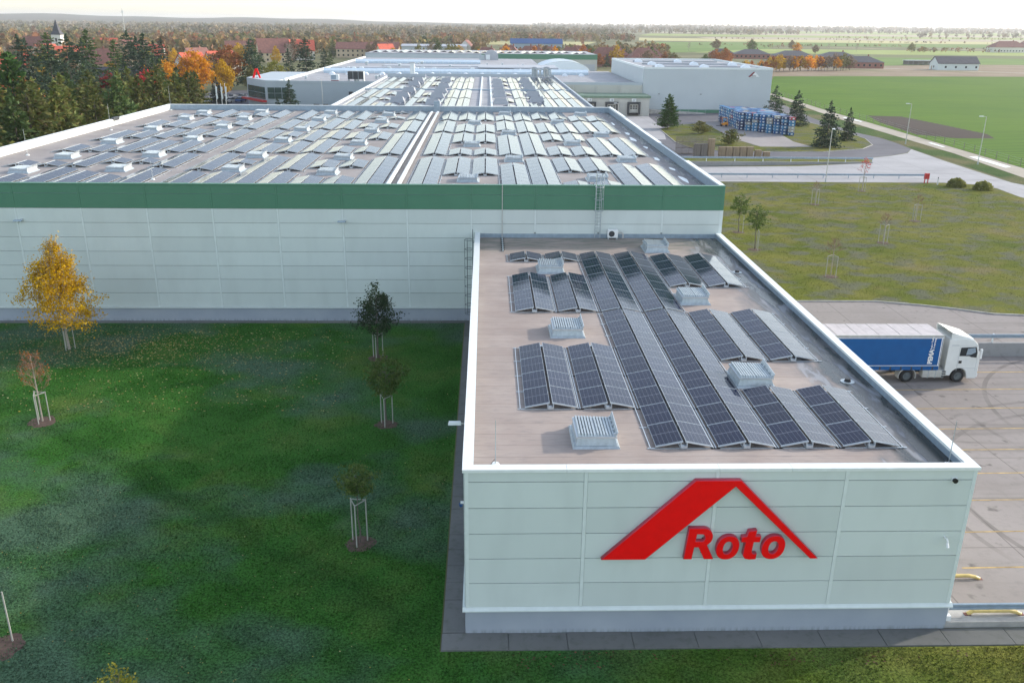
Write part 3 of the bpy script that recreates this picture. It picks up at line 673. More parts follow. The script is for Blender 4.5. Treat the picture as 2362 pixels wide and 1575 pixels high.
def array(x, y, z, n, label, group, joined=None):
    t_ = thing('solar_array', label, 'solar array', (x, y, z), 0, group)
    ob('mounting_frame', frame_mesh(n), t_)
    h = .13+PW*math.sin(tilt)/2
    for k in range(n):
        for s, xc in ((-1, .575), (1, 1.825)):
            p_ = ob('panel', PANEL, t_, (xc, (k+.5)*PITCHY, h)); p_.rotation_euler.y = s*tilt
    return t_
LA = 'tent shaped block of dark solar panels with white frames on the low roof'
GA = 'solar arrays on the low roof'
ZA0 = 7.24
yf = [32.5+PITCHY*k for k in range(9)]; yb = [50.72+PITCHY*k for k in range(7)]
for x in (1.74, 4.40): array(x, yf[2], ZA0, 4, 'block of four panel pairs between the two skylights nearest the lawn side edge', 'front lawn side solar blocks of the low roof'); array(x, yb[0], ZA0, 4, 'block of four panel pairs reflecting the green band, lawn side of low roof', 'back lawn side solar blocks of the low roof'); array(x, yb[6], ZA0, 1, 'single pair of dark solar panels beside a skylight near the back of the low roof', 'single panel pairs on the low roof')
for x in (7.02, 9.66):
    array(x, yf[0], ZA0, 9, 'long tent row of nine panel pairs in the middle of the low roof', 'long solar rows on the low roof'); array(x, yb[0], ZA0, 7, 'row of seven panel pairs continuing the long row towards the big hall', 'seven pair solar rows on the low roof')
for x in (12.3, 14.93): array(x, yf[0], ZA0, 3, 'tent block of three panel pairs by the front edge of the low roof', 'three pair solar blocks on the low roof'); array(x, yf[5], ZA0, 4, 'block of four panel pairs between two skylights on the yard side of low roof', 'middle yard side solar blocks of the low roof'); array(x, yb[3]-.6, ZA0, 4, 'very dark block of four panel pairs near the air conditioner on low roof', 'back yard side solar blocks of the low roof')

SKY_B = [(-2.5, y) for y in (76.3, 99.4, 122)]+[(9.0, y) for y in (77, 101, 123.6)]+[(1.9, y) for y in (88.2, 110.4, 135)]+[(13.35, y) for y in (88.4, 109.2, 134.8)]
SKY_B += [(-15.35, y) for y in (79.6, 88.9, 100.1, 111.9, 123.2, 132.7)]+[(-24.3, y) for y in (81, 89.9, 102.1, 113.1, 125.1, 135)]
SKY_B += [(-34.7, y) for y in (81, 90, 102.6, 115, 125.4, 135.4)]+[(-42.8, y) for y in (79.8, 88.6, 99.8, 112.5, 125.4, 133.6)]
cols_b = [-6.6+2.64*k for k in range(9)]+[-11.25-2.72*k for k in range(7)]+[-31.6-2.69*k for k in range(6)]
def runs(xc, groups, skies, w_=2.5, margin=(1.25, 2.7), xpad=.1):
    out = []
    for ys_, n in groups:
        cur = None
        for k in range(n):
            y = ys_+k*PITCHY
            bad = any(sx-xpad < xc+w_ and sx+1.75+xpad > xc and y < sy+margin[1] and y+PITCHY > sy-margin[0] for sx, sy in skies)
            if bad: cur = None
            elif cur is None: cur = [y, 1]; out.append(cur)
            else: cur[1] += 1
    return out
ORD = ['first', 'second', 'third', 'fourth', 'fifth', 'sixth', 'seventh', 'eighth', 'ninth', 'tenth', 'eleventh', 'twelfth', 'thirteenth']
NUM = ['no', 'one', 'two', 'three', 'four', 'five', 'six', 'seven', 'eight', 'nine']
for xc in cols_b:
    yardside = xc > -7; rk = sum(1 for q in cols_b if (q > -7) == yardside and abs(q+8) < abs(xc+8))
    if xc > -7 or -12 < xc < -10: grp = [(71.7, 9), (92.2, 9), (112.2, 6), (126.2, 6)]
    else:
        k_ = int(round(-xc/2.7)) % 3
        grp = ([(71.7, 5), (83.3, 4), (93.3, 5), (104.6, 4), (114.4, 6), (128.0, 5)], [(71.9, 4), (81.6, 5), (93.3, 5), (104.6, 4), (114.4, 5), (126.0, 6)], [(71.7, 9), (93.3, 4), (102.6, 5), (114.4, 6), (127.6, 5)])[k_]
    for y, n in runs(xc, grp, SKY_B):
        sd_ = 'on the yard side' if yardside else 'on the tree side'
        array(xc, y, ZR, n, 'block of %s panel pairs in %s solar row from cable trays, %s' % (NUM[n], ORD[rk], 'yard side' if yardside else 'tree side'), '%s solar row %s of the big roof' % (ORD[rk], sd_))

# ---- roof skylights
def skylight_proto(loc, label, group):
    t_ = thing('roof_skylight', label, 'skylight', loc, 0, group)
    g = MB(); g.frustum(-.12, 1.87, -.12, 2.10, 0, .10, .06); g.frustum(0, 1.75, 0, 2.0, .1, .42, .10); g.obj('curb', 'galv', t_)
    g = MB(); g.box(.02, 1.73, .02, 1.98, .42, .50); g.obj('lid_frame', 'metal', t_)
    for a, b_ in ((.10, .86), (.89, 1.65)):
        g = MB(); n = 6; dx = (b_-a)/n
        for k in range(n):
            xa = a+k*dx; zk = .62-(xa-.1)*.05
            g.hexa([(xa, .06, .50), (xa+dx, .06, .50), (xa+dx, 1.94, .50), (xa, 1.94, .50), (xa+dx*.2, .10, zk), (xa+dx*.8, .10, zk), (xa+dx*.8, 1.90, zk), (xa+dx*.2, 1.90, zk)])
        g.obj('ribbed_lid', 'galv', t_)
    g = MB(); g.hexa([(1.66, .02, .5), (1.70, .02, .5), (1.70, 1.98, .5), (1.66, 1.98, .5), (1.74, .02, .70), (1.77, .02, .70), (1.77, 1.98, .78), (1.74, 1.98, .78)])
    for k in range(5): g.box(1.60, 1.68, .1+k*.42, .16+k*.42, .5, .62)
    g.obj('wind_deflector', 'metal', t_)
    return t_
SKY_A = [(3.7, 32.6, 'metal roof skylight standing alone at the front of the low roof'), (12.25, 38.95, 'metal roof skylight between two blocks of solar panels on the low roof'), (3.7, 46.15, 'metal roof skylight between two blocks of solar panels on the low roof'), (12.3, 52.3, 'metal roof skylight between two blocks of solar panels on the low roof'), (3.68, 59.5, 'metal roof skylight just in front of single panel pairs on the low roof'), (12.35, 65.6, 'metal roof skylight near the green banded wall behind all panels of the low roof')]
sk0 = None
for x, y, lb in SKY_A:
    if sk0 is None: sk0 = skylight_proto((x, y, ZA0), lb, 'skylights on the low roof')
    else: dup(sk0, (x, y, ZA0), 0, 1.0, lb)
SKL = {q: ('ribbed metal skylight in %s skylight line from the cable trays %s' % (ORD[k], sd_), '%s skylight line %s of the big roof' % (ORD[k], sd_)) for sd_, xs in (('on the yard side', (-2.5, 1.9, 9.0, 13.35)), ('on the tree side', (-15.35, -24.3, -34.7, -42.8))) for k, q in enumerate(xs)}
for x, y in SKY_B: dup(sk0, (x, y, ZR), 0, (1.0, 1.0, .75), *SKL[x])

# ---- factory complex behind
fac = thing('factory', 'long pale grey factory with many flat roofs behind the big hall', 'building')
CX0, CX1 = -31.0, 21.6
MB().box(CX0, CX1, 140.6, 255, 0, 7.55).obj('wing_wall', 'wall_grey', fac)
MB().box(CX0+.3, CX1-.3, 140.9, 289, 7.55, 7.62).obj('wing_roof', 'roof_far', fac)
MB().box(-58, CX0-.02, 254.8, 440, 0, 7.5).box(CX0+.02, CX1-.02, 255.05, 440, 0, 7.5).box(CX1+.02, 44.2, 257, 330, 0, 7.5).obj('wall', 'wall_cool', fac)
MB().box(-57.5, CX0+.28, 255.1, 439, 7.5, 7.56).box(CX0+.30, CX1-.32, 289.1, 439, 7.5, 7.57).box(CX1-.28, 44, 257.3, 329.5, 7.5, 7.58).obj('roof', 'roof_far', fac)
g = MB(); g.box(CX0-.1, CX0+.3, 140.7, 289, 7.55, 8.05); g.box(-58.1, -57.6, 262, 440, 7.5, 8.2); g.obj('parapet', 'cap_white', fac)
g = MB(); g.box(CX1-.3, CX1+.1, 140.7, 289, 7.55, 8.05); g.box(CX1+.12, 44.3, 256.9, 257.3, 7.5, 8.2); g.box(-58, CX0-.12, 254.7, 255.05, 7.5, 8.12); g.box(CX0+.31, -19, 284, 284.5, 7.6, 8.6); g.box(-19, CX1-.31, 289, 289.6, 7.6, 8.5); g.obj('parapet', 'wall_cool', fac)
MB().box(CX0+.31, CX1-.31, 229.4, 230.2, 7.62, 7.95).obj('expansion_joint', 'steel_blue', fac)
for xx in (-1.5, .9): MB().box(xx, xx+.4, 142, 287, 7.62, 7.9).obj('cable_tray', 'cap_white', fac)
# low dock wing with green fascia
MB().box(CX1+.12, 44.7, 246.5, 256.8, 0, 4.75).obj('dock_wall', 'wall_beige', fac)
MB().box(CX1+.14, 45.0, 246.2, 256.82, 4.76, 5.35).obj('dock_fascia', 'fascia_green', fac)
MB().box(CX1+.13, 44.2, 256.75, 256.95, 5.36, 7.49).obj('upper_wall', 'wall_beige', fac)
for x in (24.5, 31, 37.5, 44): MB().box(x, x+.25, 256.5, 256.74, 5.36, 7.3).obj('downpipe', 'silver', fac)
# entrance block: canted glass front
g = MB(); g.prism([(-58.02, 255), (-61.5, 255), (-70, 268), (-70, 300), (-58.02, 300)], 'z', 0, 8.1); g.obj('entrance_block', 'wall_cool', fac)
gx = MB()
def face_box(mb, a, b_, u0, u1, z0, z1, off=.08, m=0):
    a = Vector(a); b_ = Vector(b_); d = b_-a; n_ = Vector((d.y, -d.x)).normalized()*off
    p, q = a+d*u0, a+d*u1
    mb.hexa([(p.x-n_.x*.0, p.y, z0), (q.x, q.y, z0), (q.x+n_.x, q.y+n_.y, z0), (p.x+n_.x, p.y+n_.y, z0), (p.x, p.y, z1), (q.x, q.y, z1), (q.x+n_.x, q.y+n_.y, z1), (p.x+n_.x, p.y+n_.y, z1)], m)
for k in range(7):
    for r_ in range(2):
        g = MB(); face_box(g, (-70, 268), (-61.5, 255), .05+k*.13, .05+k*.13+.115, 2.9+r_*1.7, 4.5+r_*1.7, .1); g.obj('window', 'glass_green', fac)
for k in range(3):
    for r_ in range(2):
        g = MB(); g.box(-61.0+k*2.0, -59.2+k*2.0, 254.62, 254.72, 3.2+r_*1.6, 4.65+r_*1.6); g.obj('window', 'glass_green', fac)
g = MB(); face_box(g, (-70.5, 267), (-61.2, 253.6), 0, 1, 2.35, 2.85, 1.2); g.obj('canopy', 'red_paint', fac)
for x in (-48.5, -46.0, -43.0): MB().box(x, x+1.6, 254.6, 254.72, .4, 1.9).obj('window', 'dark_metal', fac)
MB().box(-38.5, -37.4, 254.55, 254.72, 4.2, 5.3).obj('vent_grille', 'dark_metal', fac)
# roof light bands, roof steps
for x0, x1, y in ((-54, 34, 306), (-54, -2.5, 381)):
    g = MB(); g.prism([(y-2, 7.6), (y-2, 8.4), (y, 9.2), (y+2, 8.4), (y+2, 7.6)], 'x', x0, x1); g.obj('rooflight_band', 'rooflight', fac)
    g = MB(); n = int((x1-x0)/2.4)
    for k in range(n): g.box(x0+k*2.4, x0+k*2.4+.12, y-2.05, y-2.0, 7.6, 8.42)
    g.obj('glazing_bars', 'cap_white', fac)
for x0, x1, y0, y1, z in ((-56, 10, 330, 336, 8.3), (-40, -2, 352, 366, 7.9), (-3, 26, 330, 352, 8.6)):
    MB().box(x0, x1, y0, y1, 7.55, z).obj('raised_roof', 'roof_grey', fac)
for k in range(16):
    x = -50+k*5.4; g = MB()
    for j in range(6):
        a = math.pi*j/6; b_ = math.pi*(j+1)/6
        g.quad((x-math.cos(a)*.9, 296, 7.57+math.sin(a)*.8), (x-math.cos(b_)*.9, 296, 7.57+math.sin(b_)*.8), (x-math.cos(b_)*.9, 298, 7.57+math.sin(b_)*.8), (x-math.cos(a)*.9, 298, 7.57+math.sin(a)*.8))
    g.prism([(x-math.cos(math.pi*j/6)*.9, 7.57+math.sin(math.pi*j/6)*.8) for j in range(7)], 'y', 295.98, 296.0); g.obj('dome_light', 'vault_white', fac)
# loading docks
def dock(x, no, lab):
    d = thing('loading_dock', lab, 'loading dock', (x, 246.45, 0))
    MB().box(-1.75, 1.75, -.7, 0, 3.2, 3.75).box(-1.75, -1.25, -.7, 0, .4, 3.2).box(1.25, 1.75, -.7, 0, .4, 3.2).obj('dock_shelter', 'dark_metal', d)
    dr = MB().box(-1.25, 1.25, -.1, 0, .9, 3.2).obj('door', 'wall_beige', d)
    for i in range(3):
        for j in range(2): MB().box(-.95+i*.72, -.45+i*.72, -.14, -.1, 1.9+j*.55, 2.25+j*.55).obj('window', 'black', dr)
    MB().box(-1.4, 1.4, -.5, 0, .25, .9).obj('bumper', 'black', d)
    s = MB().box(-.6, .6, -.12, -.02, 3.8, 4.65).obj('number_plate', 'white', d)
    txt(no, .75, (0, -.125, 3.95), s, 'black', 'CENTER')
    return d
def txt(body, size, loc, parent, mat, align='LEFT', rot=(math.pi/2, 0, 0), ext=.004, off=0.0, spacing=1.0):
    cu = bpy.data.curves.new('t', 'FONT'); cu.body = body; cu.size = size; cu.align_x = align; cu.extrude = ext; cu.offset = off; cu.space_character = spacing
    tmp = bpy.data.objects.new('t', cu); col.objects.link(tmp); bpy.context.view_layer.update()
    me = bpy.data.meshes.new_from_object(tmp.evaluated_get(bpy.context.evaluated_depsgraph_get())); bpy.data.objects.remove(tmp); bpy.data.curves.remove(cu)
    me.materials.clear(); me.materials.append(M[mat])
    o = ob('lettering', me, parent, loc); o.rotation_euler = rot; return o
dock(40.4, '11', 'dark framed dock door numbered 11 next to the tall warehouse'); dock(34.3, '12', 'dark framed dock door numbered 12 half hidden by the big roof edge'); dock(28.2, '13', 'dark framed dock door numbered 13 beside the solar covered wing')
# ---- tall warehouse
wh = thing('tall_warehouse', 'tall plain white warehouse box beside the field with small logo', 'building')
DX0, DX1, DY0, DY1, DZ = 44.4, 81.2, 257, 324, 12.45
MB().box(DX0, DX1, DY0, DY1, .9, DZ-.5).obj('wall', 'wall_grey', wh)
MB().box(DX0-.03, DX1+.03, DY0-.03, DY1+.03, 0, .89).obj('plinth', 'wall_green', wh)
MB().box(DX0+.4, DX1-.4, DY0+.4, DY1-.4, DZ-.5, DZ-.42).obj('roof', 'roof_far', wh)
g = MB(); g.box(DX0-.05, DX1+.05, DY0-.05, DY0+.4, DZ-.5, DZ); g.box(DX0-.05, DX0+.4, DY0+.4, DY1, DZ-.5, DZ); g.box(DX1-.4, DX1+.05, DY0+.4, DY1, DZ-.5, DZ); g.box(DX0+.4, DX1-.4, DY1-.4, DY1, DZ-.5, DZ); g.obj('parapet', 'cap_white', wh)
for k in range(1, 7):
    MB().box(DX0+k*5.25-.03, DX0+k*5.25+.03, DY0-.03, DY0-.002, .95, DZ-.52).obj('joint_strip', 'wall_grey', wh)
for k in range(3):
    MB().box(DX0+4, DX1-5, DY0+8+k*18, DY0+9.4+k*18, DZ-.42, DZ+.1).obj('roof_ridge', 'roof_grey', wh)
for k, (x, y) in enumerate(((50, 262), (63, 262), (75, 262), (51, 280), (64, 280), (76, 280), (50, 300), (63, 300))):
    g = MB(); g.prism([(x-math.cos(math.pi*j/8)*1.3, DZ-.42+math.sin(math.pi*j/8)*1.0) for j in range(9)], 'y', y, y+2.2); g.obj('dome_light', 'vault_white', wh)
for x in (49, 61): MB().box(x, x+.3, DY0-.4, DY0, 5.1, 5.25).obj('wall_lamp', 'dark_metal', wh)
sg = thing('wall_logo', 'small dark red roof logo lettered Roto on tall warehouse', 'sign', (75.6, DY0-.06, 10.0))
g = MB(); g.prism([(-1.3, 0), (-.7, 0), (.55, 1.35), (.1, 1.35)], 'y', -.05, 0); g.obj('roof_mark', 'dark_red', sg)
g = MB(); g.prism([(.62, 1.33), (1.95, 0), (1.1, 0), (-.62, 0), (.60, 1.28)], 'y', -.03, 0); g.obj('panel', 'white', sg)
txt('Roto', .62, (-.35, -.06, .1), sg, 'dark_metal')
# ---- far hall with green band, white vault, filter plant
far = thing('far_hall', 'far white hall with green band across half its front', 'building')
MB().box(-58.5, -2.5, 446, 500, 0, 9.0).obj('wall', 'wall_grey', far)
MB().box(-2.48, 54, 446, 500, 0, 7.2).obj('wall', 'wall_beige', far)
MB().box(-2.48, 54.05, 445.9, 500.05, 7.21, 9.55).obj('wall', 'wall_green', far)
MB().box(-58.6, -2.5, 445.9, 500, 9.01, 9.5).obj('parapet', 'wall_cool', far)
MB().box(-58, 53.6, 446.4, 499, 9.56, 9.6).obj('roof', 'roof_far', far)
g = MB()
for k in range(26): g.prism([(-56+k*4.1, 9.6), (-54+k*4.1, 10.25), (-52.4+k*4.1, 9.6)], 'y', 452+(k % 3)*6, 466+(k % 4)*5)
g.obj('solar_rows', 'pv_glass', far)
MB().box(44, 53, 445.8, 445.9, 0, 5.0).obj('rolling_door', 'roof_grey', far)
va = thing('storage_tent', 'white arched storage tent between factory and far hall', 'tent', (31, 366, 0))
g = MB(); n = 16; P_ = [(-10.4*math.cos(math.pi*k/n), 5.2+4.3*math.sin(math.pi*k/n)) for k in range(n+1)]
g.prism(P_+[(10.4, 0), (-10.4, 0)], 'y', 0, 26); g.obj('membrane', 'vault_white', va)
g = MB()
for k in range(6):
    for a, b_ in zip(P_[:-1], P_[1:]): g.tube((a[0]*1.004, k*5.2, a[1]+.03), (b_[0]*1.004, k*5.2, b_[1]+.03), .09, .09, 4)
g.obj('arch_rib', 'cap_white', va)
fl = thing('filter_unit', 'tall rounded grey filter unit on the factory roof before green band', 'filter', (2.2, 420, 7.57))
g = MB(); g.prism([(-3.2*math.cos(math.pi*k/12), 1.4+3.0*math.sin(math.pi*k/12)) for k in range(13)]+[(3.2, 0), (-3.2, 0)], 'y', 0, 5); g.obj('housing', 'roof_grey', fl)
MB().box(-5.5, -3.3, 0, 3, 0, 2.2).obj('duct', 'galv', fl); MB().box(-2.4, -.6, -.3, -.02, .2, 2.4).obj('door', 'cap_white', fl)
fp = thing('dust_extractor', 'dust extractor with bent silver ducts at the edge of the solar roof', 'filter', (17.0, 284, 7.62))
MB().box(-3.0, 3.0, -.2, 3.2, 0, .4).obj('platform', 'roof_grey', fp)
for k in range(5):
    x = -2.4+k*1.15; g = MB(); pts = [(x, .6, .4), (x, .6, 2.2)]+[(x+.45-.45*math.cos(math.pi*j/6), .6, 2.2+.5*math.sin(math.pi*j/6)) for j in range(1, 7)]+[(x+.9, .6, 1.0)]
    g.path(pts, .2, 7); g.obj('bent_duct', 'silver' if k % 2 else 'galv', fp)
MB().box(-2.8, -1.2, 1.4, 3.0, .4, 2.9).box(.8, 2.8, 1.4, 3.0, .4, 2.9).obj('bag_house', 'galv', fp)
g = MB(); g.prism([(1.8-1.05*math.cos(math.pi*j/8), 2.9+.5*math.sin(math.pi*j/8)) for j in range(9)], 'y', 1.3, 3.1); g.prism([(-2.0-.85*math.cos(math.pi*j/8), 2.9+.4*math.sin(math.pi*j/8)) for j in range(9)], 'y', 1.3, 3.1); g.obj('hood', 'roof_grey', fp)
# chimney, chiller, air units on the factory roof
ch = thing('roof_chimney', 'slim white square chimney on the factory roof', 'chimney', (-23.4, 290, 7.57)); MB().frustum(-.7, .7, -.7, .7, 0, 4.0, .06).obj('shaft', 'cap_white', ch); MB().box(-.85, .85, -.85, .85, 4.0, 4.2).obj('cap', 'roof_grey', ch)
cl = thing('chiller', 'large black finned chiller on legs on the factory roof', 'chiller', (-37, 260, 7.57))
MB().box(-2.2, 2.2, -1, 1, .8, 2.9).obj('coil_block', 'dark_metal', cl); MB().box(-2.25, -2.21, -1, 1, 0, 2.9).box(2.21, 2.3, -1.02, 1.02, 0, 2.9).obj('side_frame', 'cap_white', cl)
for x in (-.75, .75): MB().box(x-.04, x+.04, -1.04, -1.0, .8, 2.9).obj('divider', 'galv', cl)
for x in (-1.4, 0, 1.4):
    g = MB(); g.tube((x, 0, 2.9), (x, 0, 3.05), .55, .55, 12); g.obj('fan', 'galv', cl)
MB().box(-2.1, -1.9, -.9, .9, 0, .8).box(1.9, 2.1, -.9, .9, 0, .8).obj('leg', 'galv', cl)
au = thing('air_handler', 'white air handler with dark grille next to the chiller', 'air handler', (-43.0, 260, 7.57)); MB().box(-1.1, 1.1, -.8, .8, .5, 2.0).obj('casing', 'cap_white', au); MB().box(-.95, .45, -.84, -.8, .7, 1.9).obj('grille', 'steel_blue', au); MB().box(-1.0, 1.0, -.7, .7, 0, .49).obj('frame', 'dark_red', au)
vr = random.Random(4); vt0 = None
for k in range(40):
    x = vr.uniform(-55, 20); y = vr.choice((vr.uniform(258, 283) if x < -33 else 320, vr.uniform(314, 329), vr.uniform(338, 372)))
    if vt0 is None:
        vt0 = thing('roof_vent', 'small pale roof vent on the factory roof', 'vent', (x, y, 7.57), 0, 'vents on the factory roof')
        MB().box(-.35, .35, -.35, .35, 0, .8).obj('stack', 'galv', vt0); MB().frustum(-.55, .55, -.55, .55, .8, 1.05, .2).obj('hood', 'cap_white', vt0)
    else: dup(vt0, (x, y, 7.57), 0, vr.uniform(.7, 1.5))
SKY_C = [(-20.5, 193), (-20.5, 206), (-20.5, 223), (-12.6, 188), (-12.6, 205), (-12.6, 221), (-12.6, 238), (-13, 261), (9.6, 196), (9.6, 212), (9.6, 230), (9.6, 261), (1.6, 190), (1.6, 208), (1.6, 222), (1.6, 242), (1.6, 258), (-21, 246), (-21, 262), (9.6, 246)]
sc0 = None
for x, y in SKY_C:
    if sc0 is None:
        sc0 = thing('smoke_vent', 'grey louvred smoke vent among the bright panels on the factory wing', 'vent', (x, y, 7.62), 0, 'smoke vents on the factory wing')
        g = MB(); g.frustum(-.2, 3.0, 0, 3.2, 0, .5, .1); g.obj('curb', 'roof_grey', sc0)
        g = MB(); g.hexa([(0, .2, .5), (2.8, .2, .5), (2.8, 3, .5), (0, 3, .5), (.2, .4, 1.25), (2.6, .4, 1.25), (2.6, 2.8, .9), (.2, 2.8, .9)]); g.obj('lid', 'roof_grey', sc0)
    else: dup(sc0, (x, y, 7.62))
PJ = {}
def joined_array(x, y, z, n, label, group, W2=1.3):
    if n not in PJ:
        g = MB(); L = n*PITCHY; h0, h1 = .15, .42
        for k in range(n):
            a, b_ = k*PITCHY+.03, (k+1)*PITCHY-.03
            for (xa, za), (xb, zb) in (((0, h0), (1.22, h1)), ((1.36, h1), (2.58, h0))):
                g.hexa([(xa, a, za-.04), (xb, a, zb-.04), (xb, b_, zb-.04), (xa, b_, za-.04), (xa, a, za), (xb, a, zb), (xb, b_, zb), (xa, b_, za)])
        for y_ in (0, L): g.box(1.2, 1.38, y_-.05, y_+.05, 0, h1-.05, 1)
        PJ[n] = g.mesh('solar_array', ['pv_glass', 'metal'])
    return tag(ob('solar_array', PJ[n], None, (x, y, z)), label, 'solar array', group)
for xc in [-29.4+2.9*k for k in range(9)]+[3.4+2.9*k for k in range(6)]:
    for y, n in runs(xc, [(176, 13), (203.6, 12), (231.2, 13), (258.5, 12)] if xc > -19 else [(180, 11), (203.6, 12), (231.2, 13), (258.5, 11)], SKY_C, 2.6, (3.0, 3.6), .6):
        if n > 1: joined_array(xc, y, 7.62, n, 'bright tent row of solar panels on the factory wing roof', 'solar arrays on the factory wing')


# ================================================================== YARD WALLS, RAILS, LAMPS
rw = tag(MB().box(YX0+.02, 110, YY1, YY1+.25, -1.2, .03).obj('retaining_wall', 'retaining'), 'long grey concrete retaining wall behind the parked lorry', 'wall')
g = MB(); g.hexa([(34, 156.1, 0), (71.6, 161.7, 0), (71.55, 162.0, 0), (33.95, 156.4, 0), (34, 156.1, 1.0), (71.6, 161.7, .18), (71.55, 162.0, .18), (33.95, 156.4, 1.0)])
rw2 = tag(g.obj('retaining_wall', 'retaining'), 'low grey retaining wall tapering beside the concrete access road', 'wall')
g = MB(); g.quad((34, 156.45, .96), (71.5, 162.05, .15), (71.5, 167.3, .02), (34, 167.2, .02)); struct(g.obj('grass_bank', 'lawn_dry'))
def guardrail(a, b_, z, label, post=3.6, mat='steel_blue', pmat='cap_white', h=.75, zb=None):
    a = Vector((*a, z)); b_ = Vector((*b_, z if zb is None else zb)); d = b_-a; L = d.length; ang = math.atan2(d.y, d.x)
    t_ = thing('guard_rail', label, 'guard rail', a, ang)
    dz = (b_.z-a.z)
    pr = [(-.0, -.16), (-.05, -.13), (-.05, -.05), (0, -.02), (0, .02), (-.05, .05), (-.05, .13), (0, .16), (.02, .16), (.02, -.16)]
    g = MB(); g.prism([(y-.06, zz+h-.17) for y, zz in pr], 'x', 0, math.hypot(d.x, d.y)); me = g.mesh('beam', mat)
    for v in me.vertices: v.co.z += dz*v.co.x/L
    ob('beam', me, t_)
    n = max(2, int(L/post)+1); pm_ = MB().box(-.05, .05, .0, .09, 0, h).mesh('post', pmat)
    for k in range(n): ob('post', pm_, t_, (L*k/(n-1), 0, dz*k/(n-1)))
    return t_
guardrail((YX0+.4, 65.0), (109, 65.0), .03, 'steel guard rail on white posts along the retaining wall behind the lorry', 5.2)
guardrail((YX0+.4, 30.65), (59, 30.65), .22, 'steel guard rail by the front corner of the low hall', 4.0, 'steel_blue', 'steel_blue', .62)
guardrail((22, 144.8), (73.2, 144.8), .014, 'grey blue guard rail between the dry lawn and the access road', 4.0, 'steel_blue', 'steel_blue')
guardrail((34, 156.3), (71.6, 161.9), 1.0, 'pale guard rail on posts above the tapering retaining wall', 5.2, 'steel_blue', 'cap_white', .85, .18)
def wheel_guide(x, y, z, L, label):
    t_ = thing('wheel_guide', label, 'wheel guide', (x, y, z))
    MB().path([(0, 0, .02), (.22, 0, .17), (L-.5, 0, .17), (L-.2, -.03, .12), (L, -.05, .03)], .085, 8).obj('bent_pipe', 'yellow_pale', t_, smooth=False)
    MB().box(-.14, .14, -.1, .1, 0, .02).box(L-.12, L+.14, -.13, .07, 0, .02).obj('foot_plate', 'roof_brown', t_)
wheel_guide(20.6, 30.62+.05, .22, 2.3, 'yellow bent pipe wheel guide in front of the guard rail')
wheel_guide(19.6, 33.7, yz(33.7), 3.2, 'yellow bent pipe wheel guide at the end of a yellow line')
def lamp_post(x, y, h, arm, label, rz=0):
    t_ = thing('street_lamp', label, 'street lamp', (x, y, 0), rz)
    MB().tube((0, 0, 0), (0, 0, h), .09, .05, 8).obj('pole', 'silver', t_)
    MB().tube((0, 0, h), (-arm, 0, h+.08), .04, .04, 6).obj('arm', 'silver', t_)
    MB().frustum(-arm-.75, -arm+.05, -.14, .14, h+.02, h+.14, .05).obj('lamp_head', 'cap_white', t_)
    MB().tube((0, 0, 0), (0, 0, .5), .13, .11, 8).obj('base', 'galv', t_)
lamp_post(90.5, 189.6, 8.4, .5, 'tall grey street lamp on the verge beside the dark soil patch'); lamp_post(90.9, 160.8, 8.6, .6, 'tall grey street lamp on the verge beside white gravel on the track'); lamp_post(55.2, 141.2, 8.4, .3, 'tall grey street lamp at the edge of the dry lawn', R(90))
lamp_post(30.5, 208, 6.5, .3, 'thin grey street lamp standing before the dock doors'); lamp_post(-44, 244, 9.2, .4, 'thin white street lamp before the grey factory wall')
# field fence along the track
fe = thing('field_fence', 'thin wire fence on grey posts along the dirt track', 'fence')
FP = [(97.3, 154), (98.8, 181), (99.9, 204), (101.3, 232), (102.2, 262), (104.7, 300), (107.2, 345)]
pm_ = MB().box(-.04, .04, -.04, .04, 0, 1.5).mesh('post', 'wood_grey'); prev = None; seg = []
for a, b_ in zip(FP[:-1], FP[1:]):
    L = math.dist(a, b_); n = int(L/4.5)
    for k in range(n): seg.append((a[0]+(b_[0]-a[0])*k/n, a[1]+(b_[1]-a[1])*k/n))
for x, y in seg: ob('post', pm_, fe, (x, y, 0))
for zz in (.5, 1.0, 1.42):
    MB().path([(x, y, zz) for x, y in seg], .012, 3).obj('wire', 'galv', fe)
for k, pts in enumerate(([(98.6, 246), (99.7, 247), (100.2, 236), (99.2, 235)], [(94.6, 171), (96.2, 171), (95.6, 158), (94.0, 157)], [(96.6, 192), (97.4, 192), (97.0, 185), (96.3, 185)])):
    o = sheet('gravel_patch', pts, .045, 'cap_white')
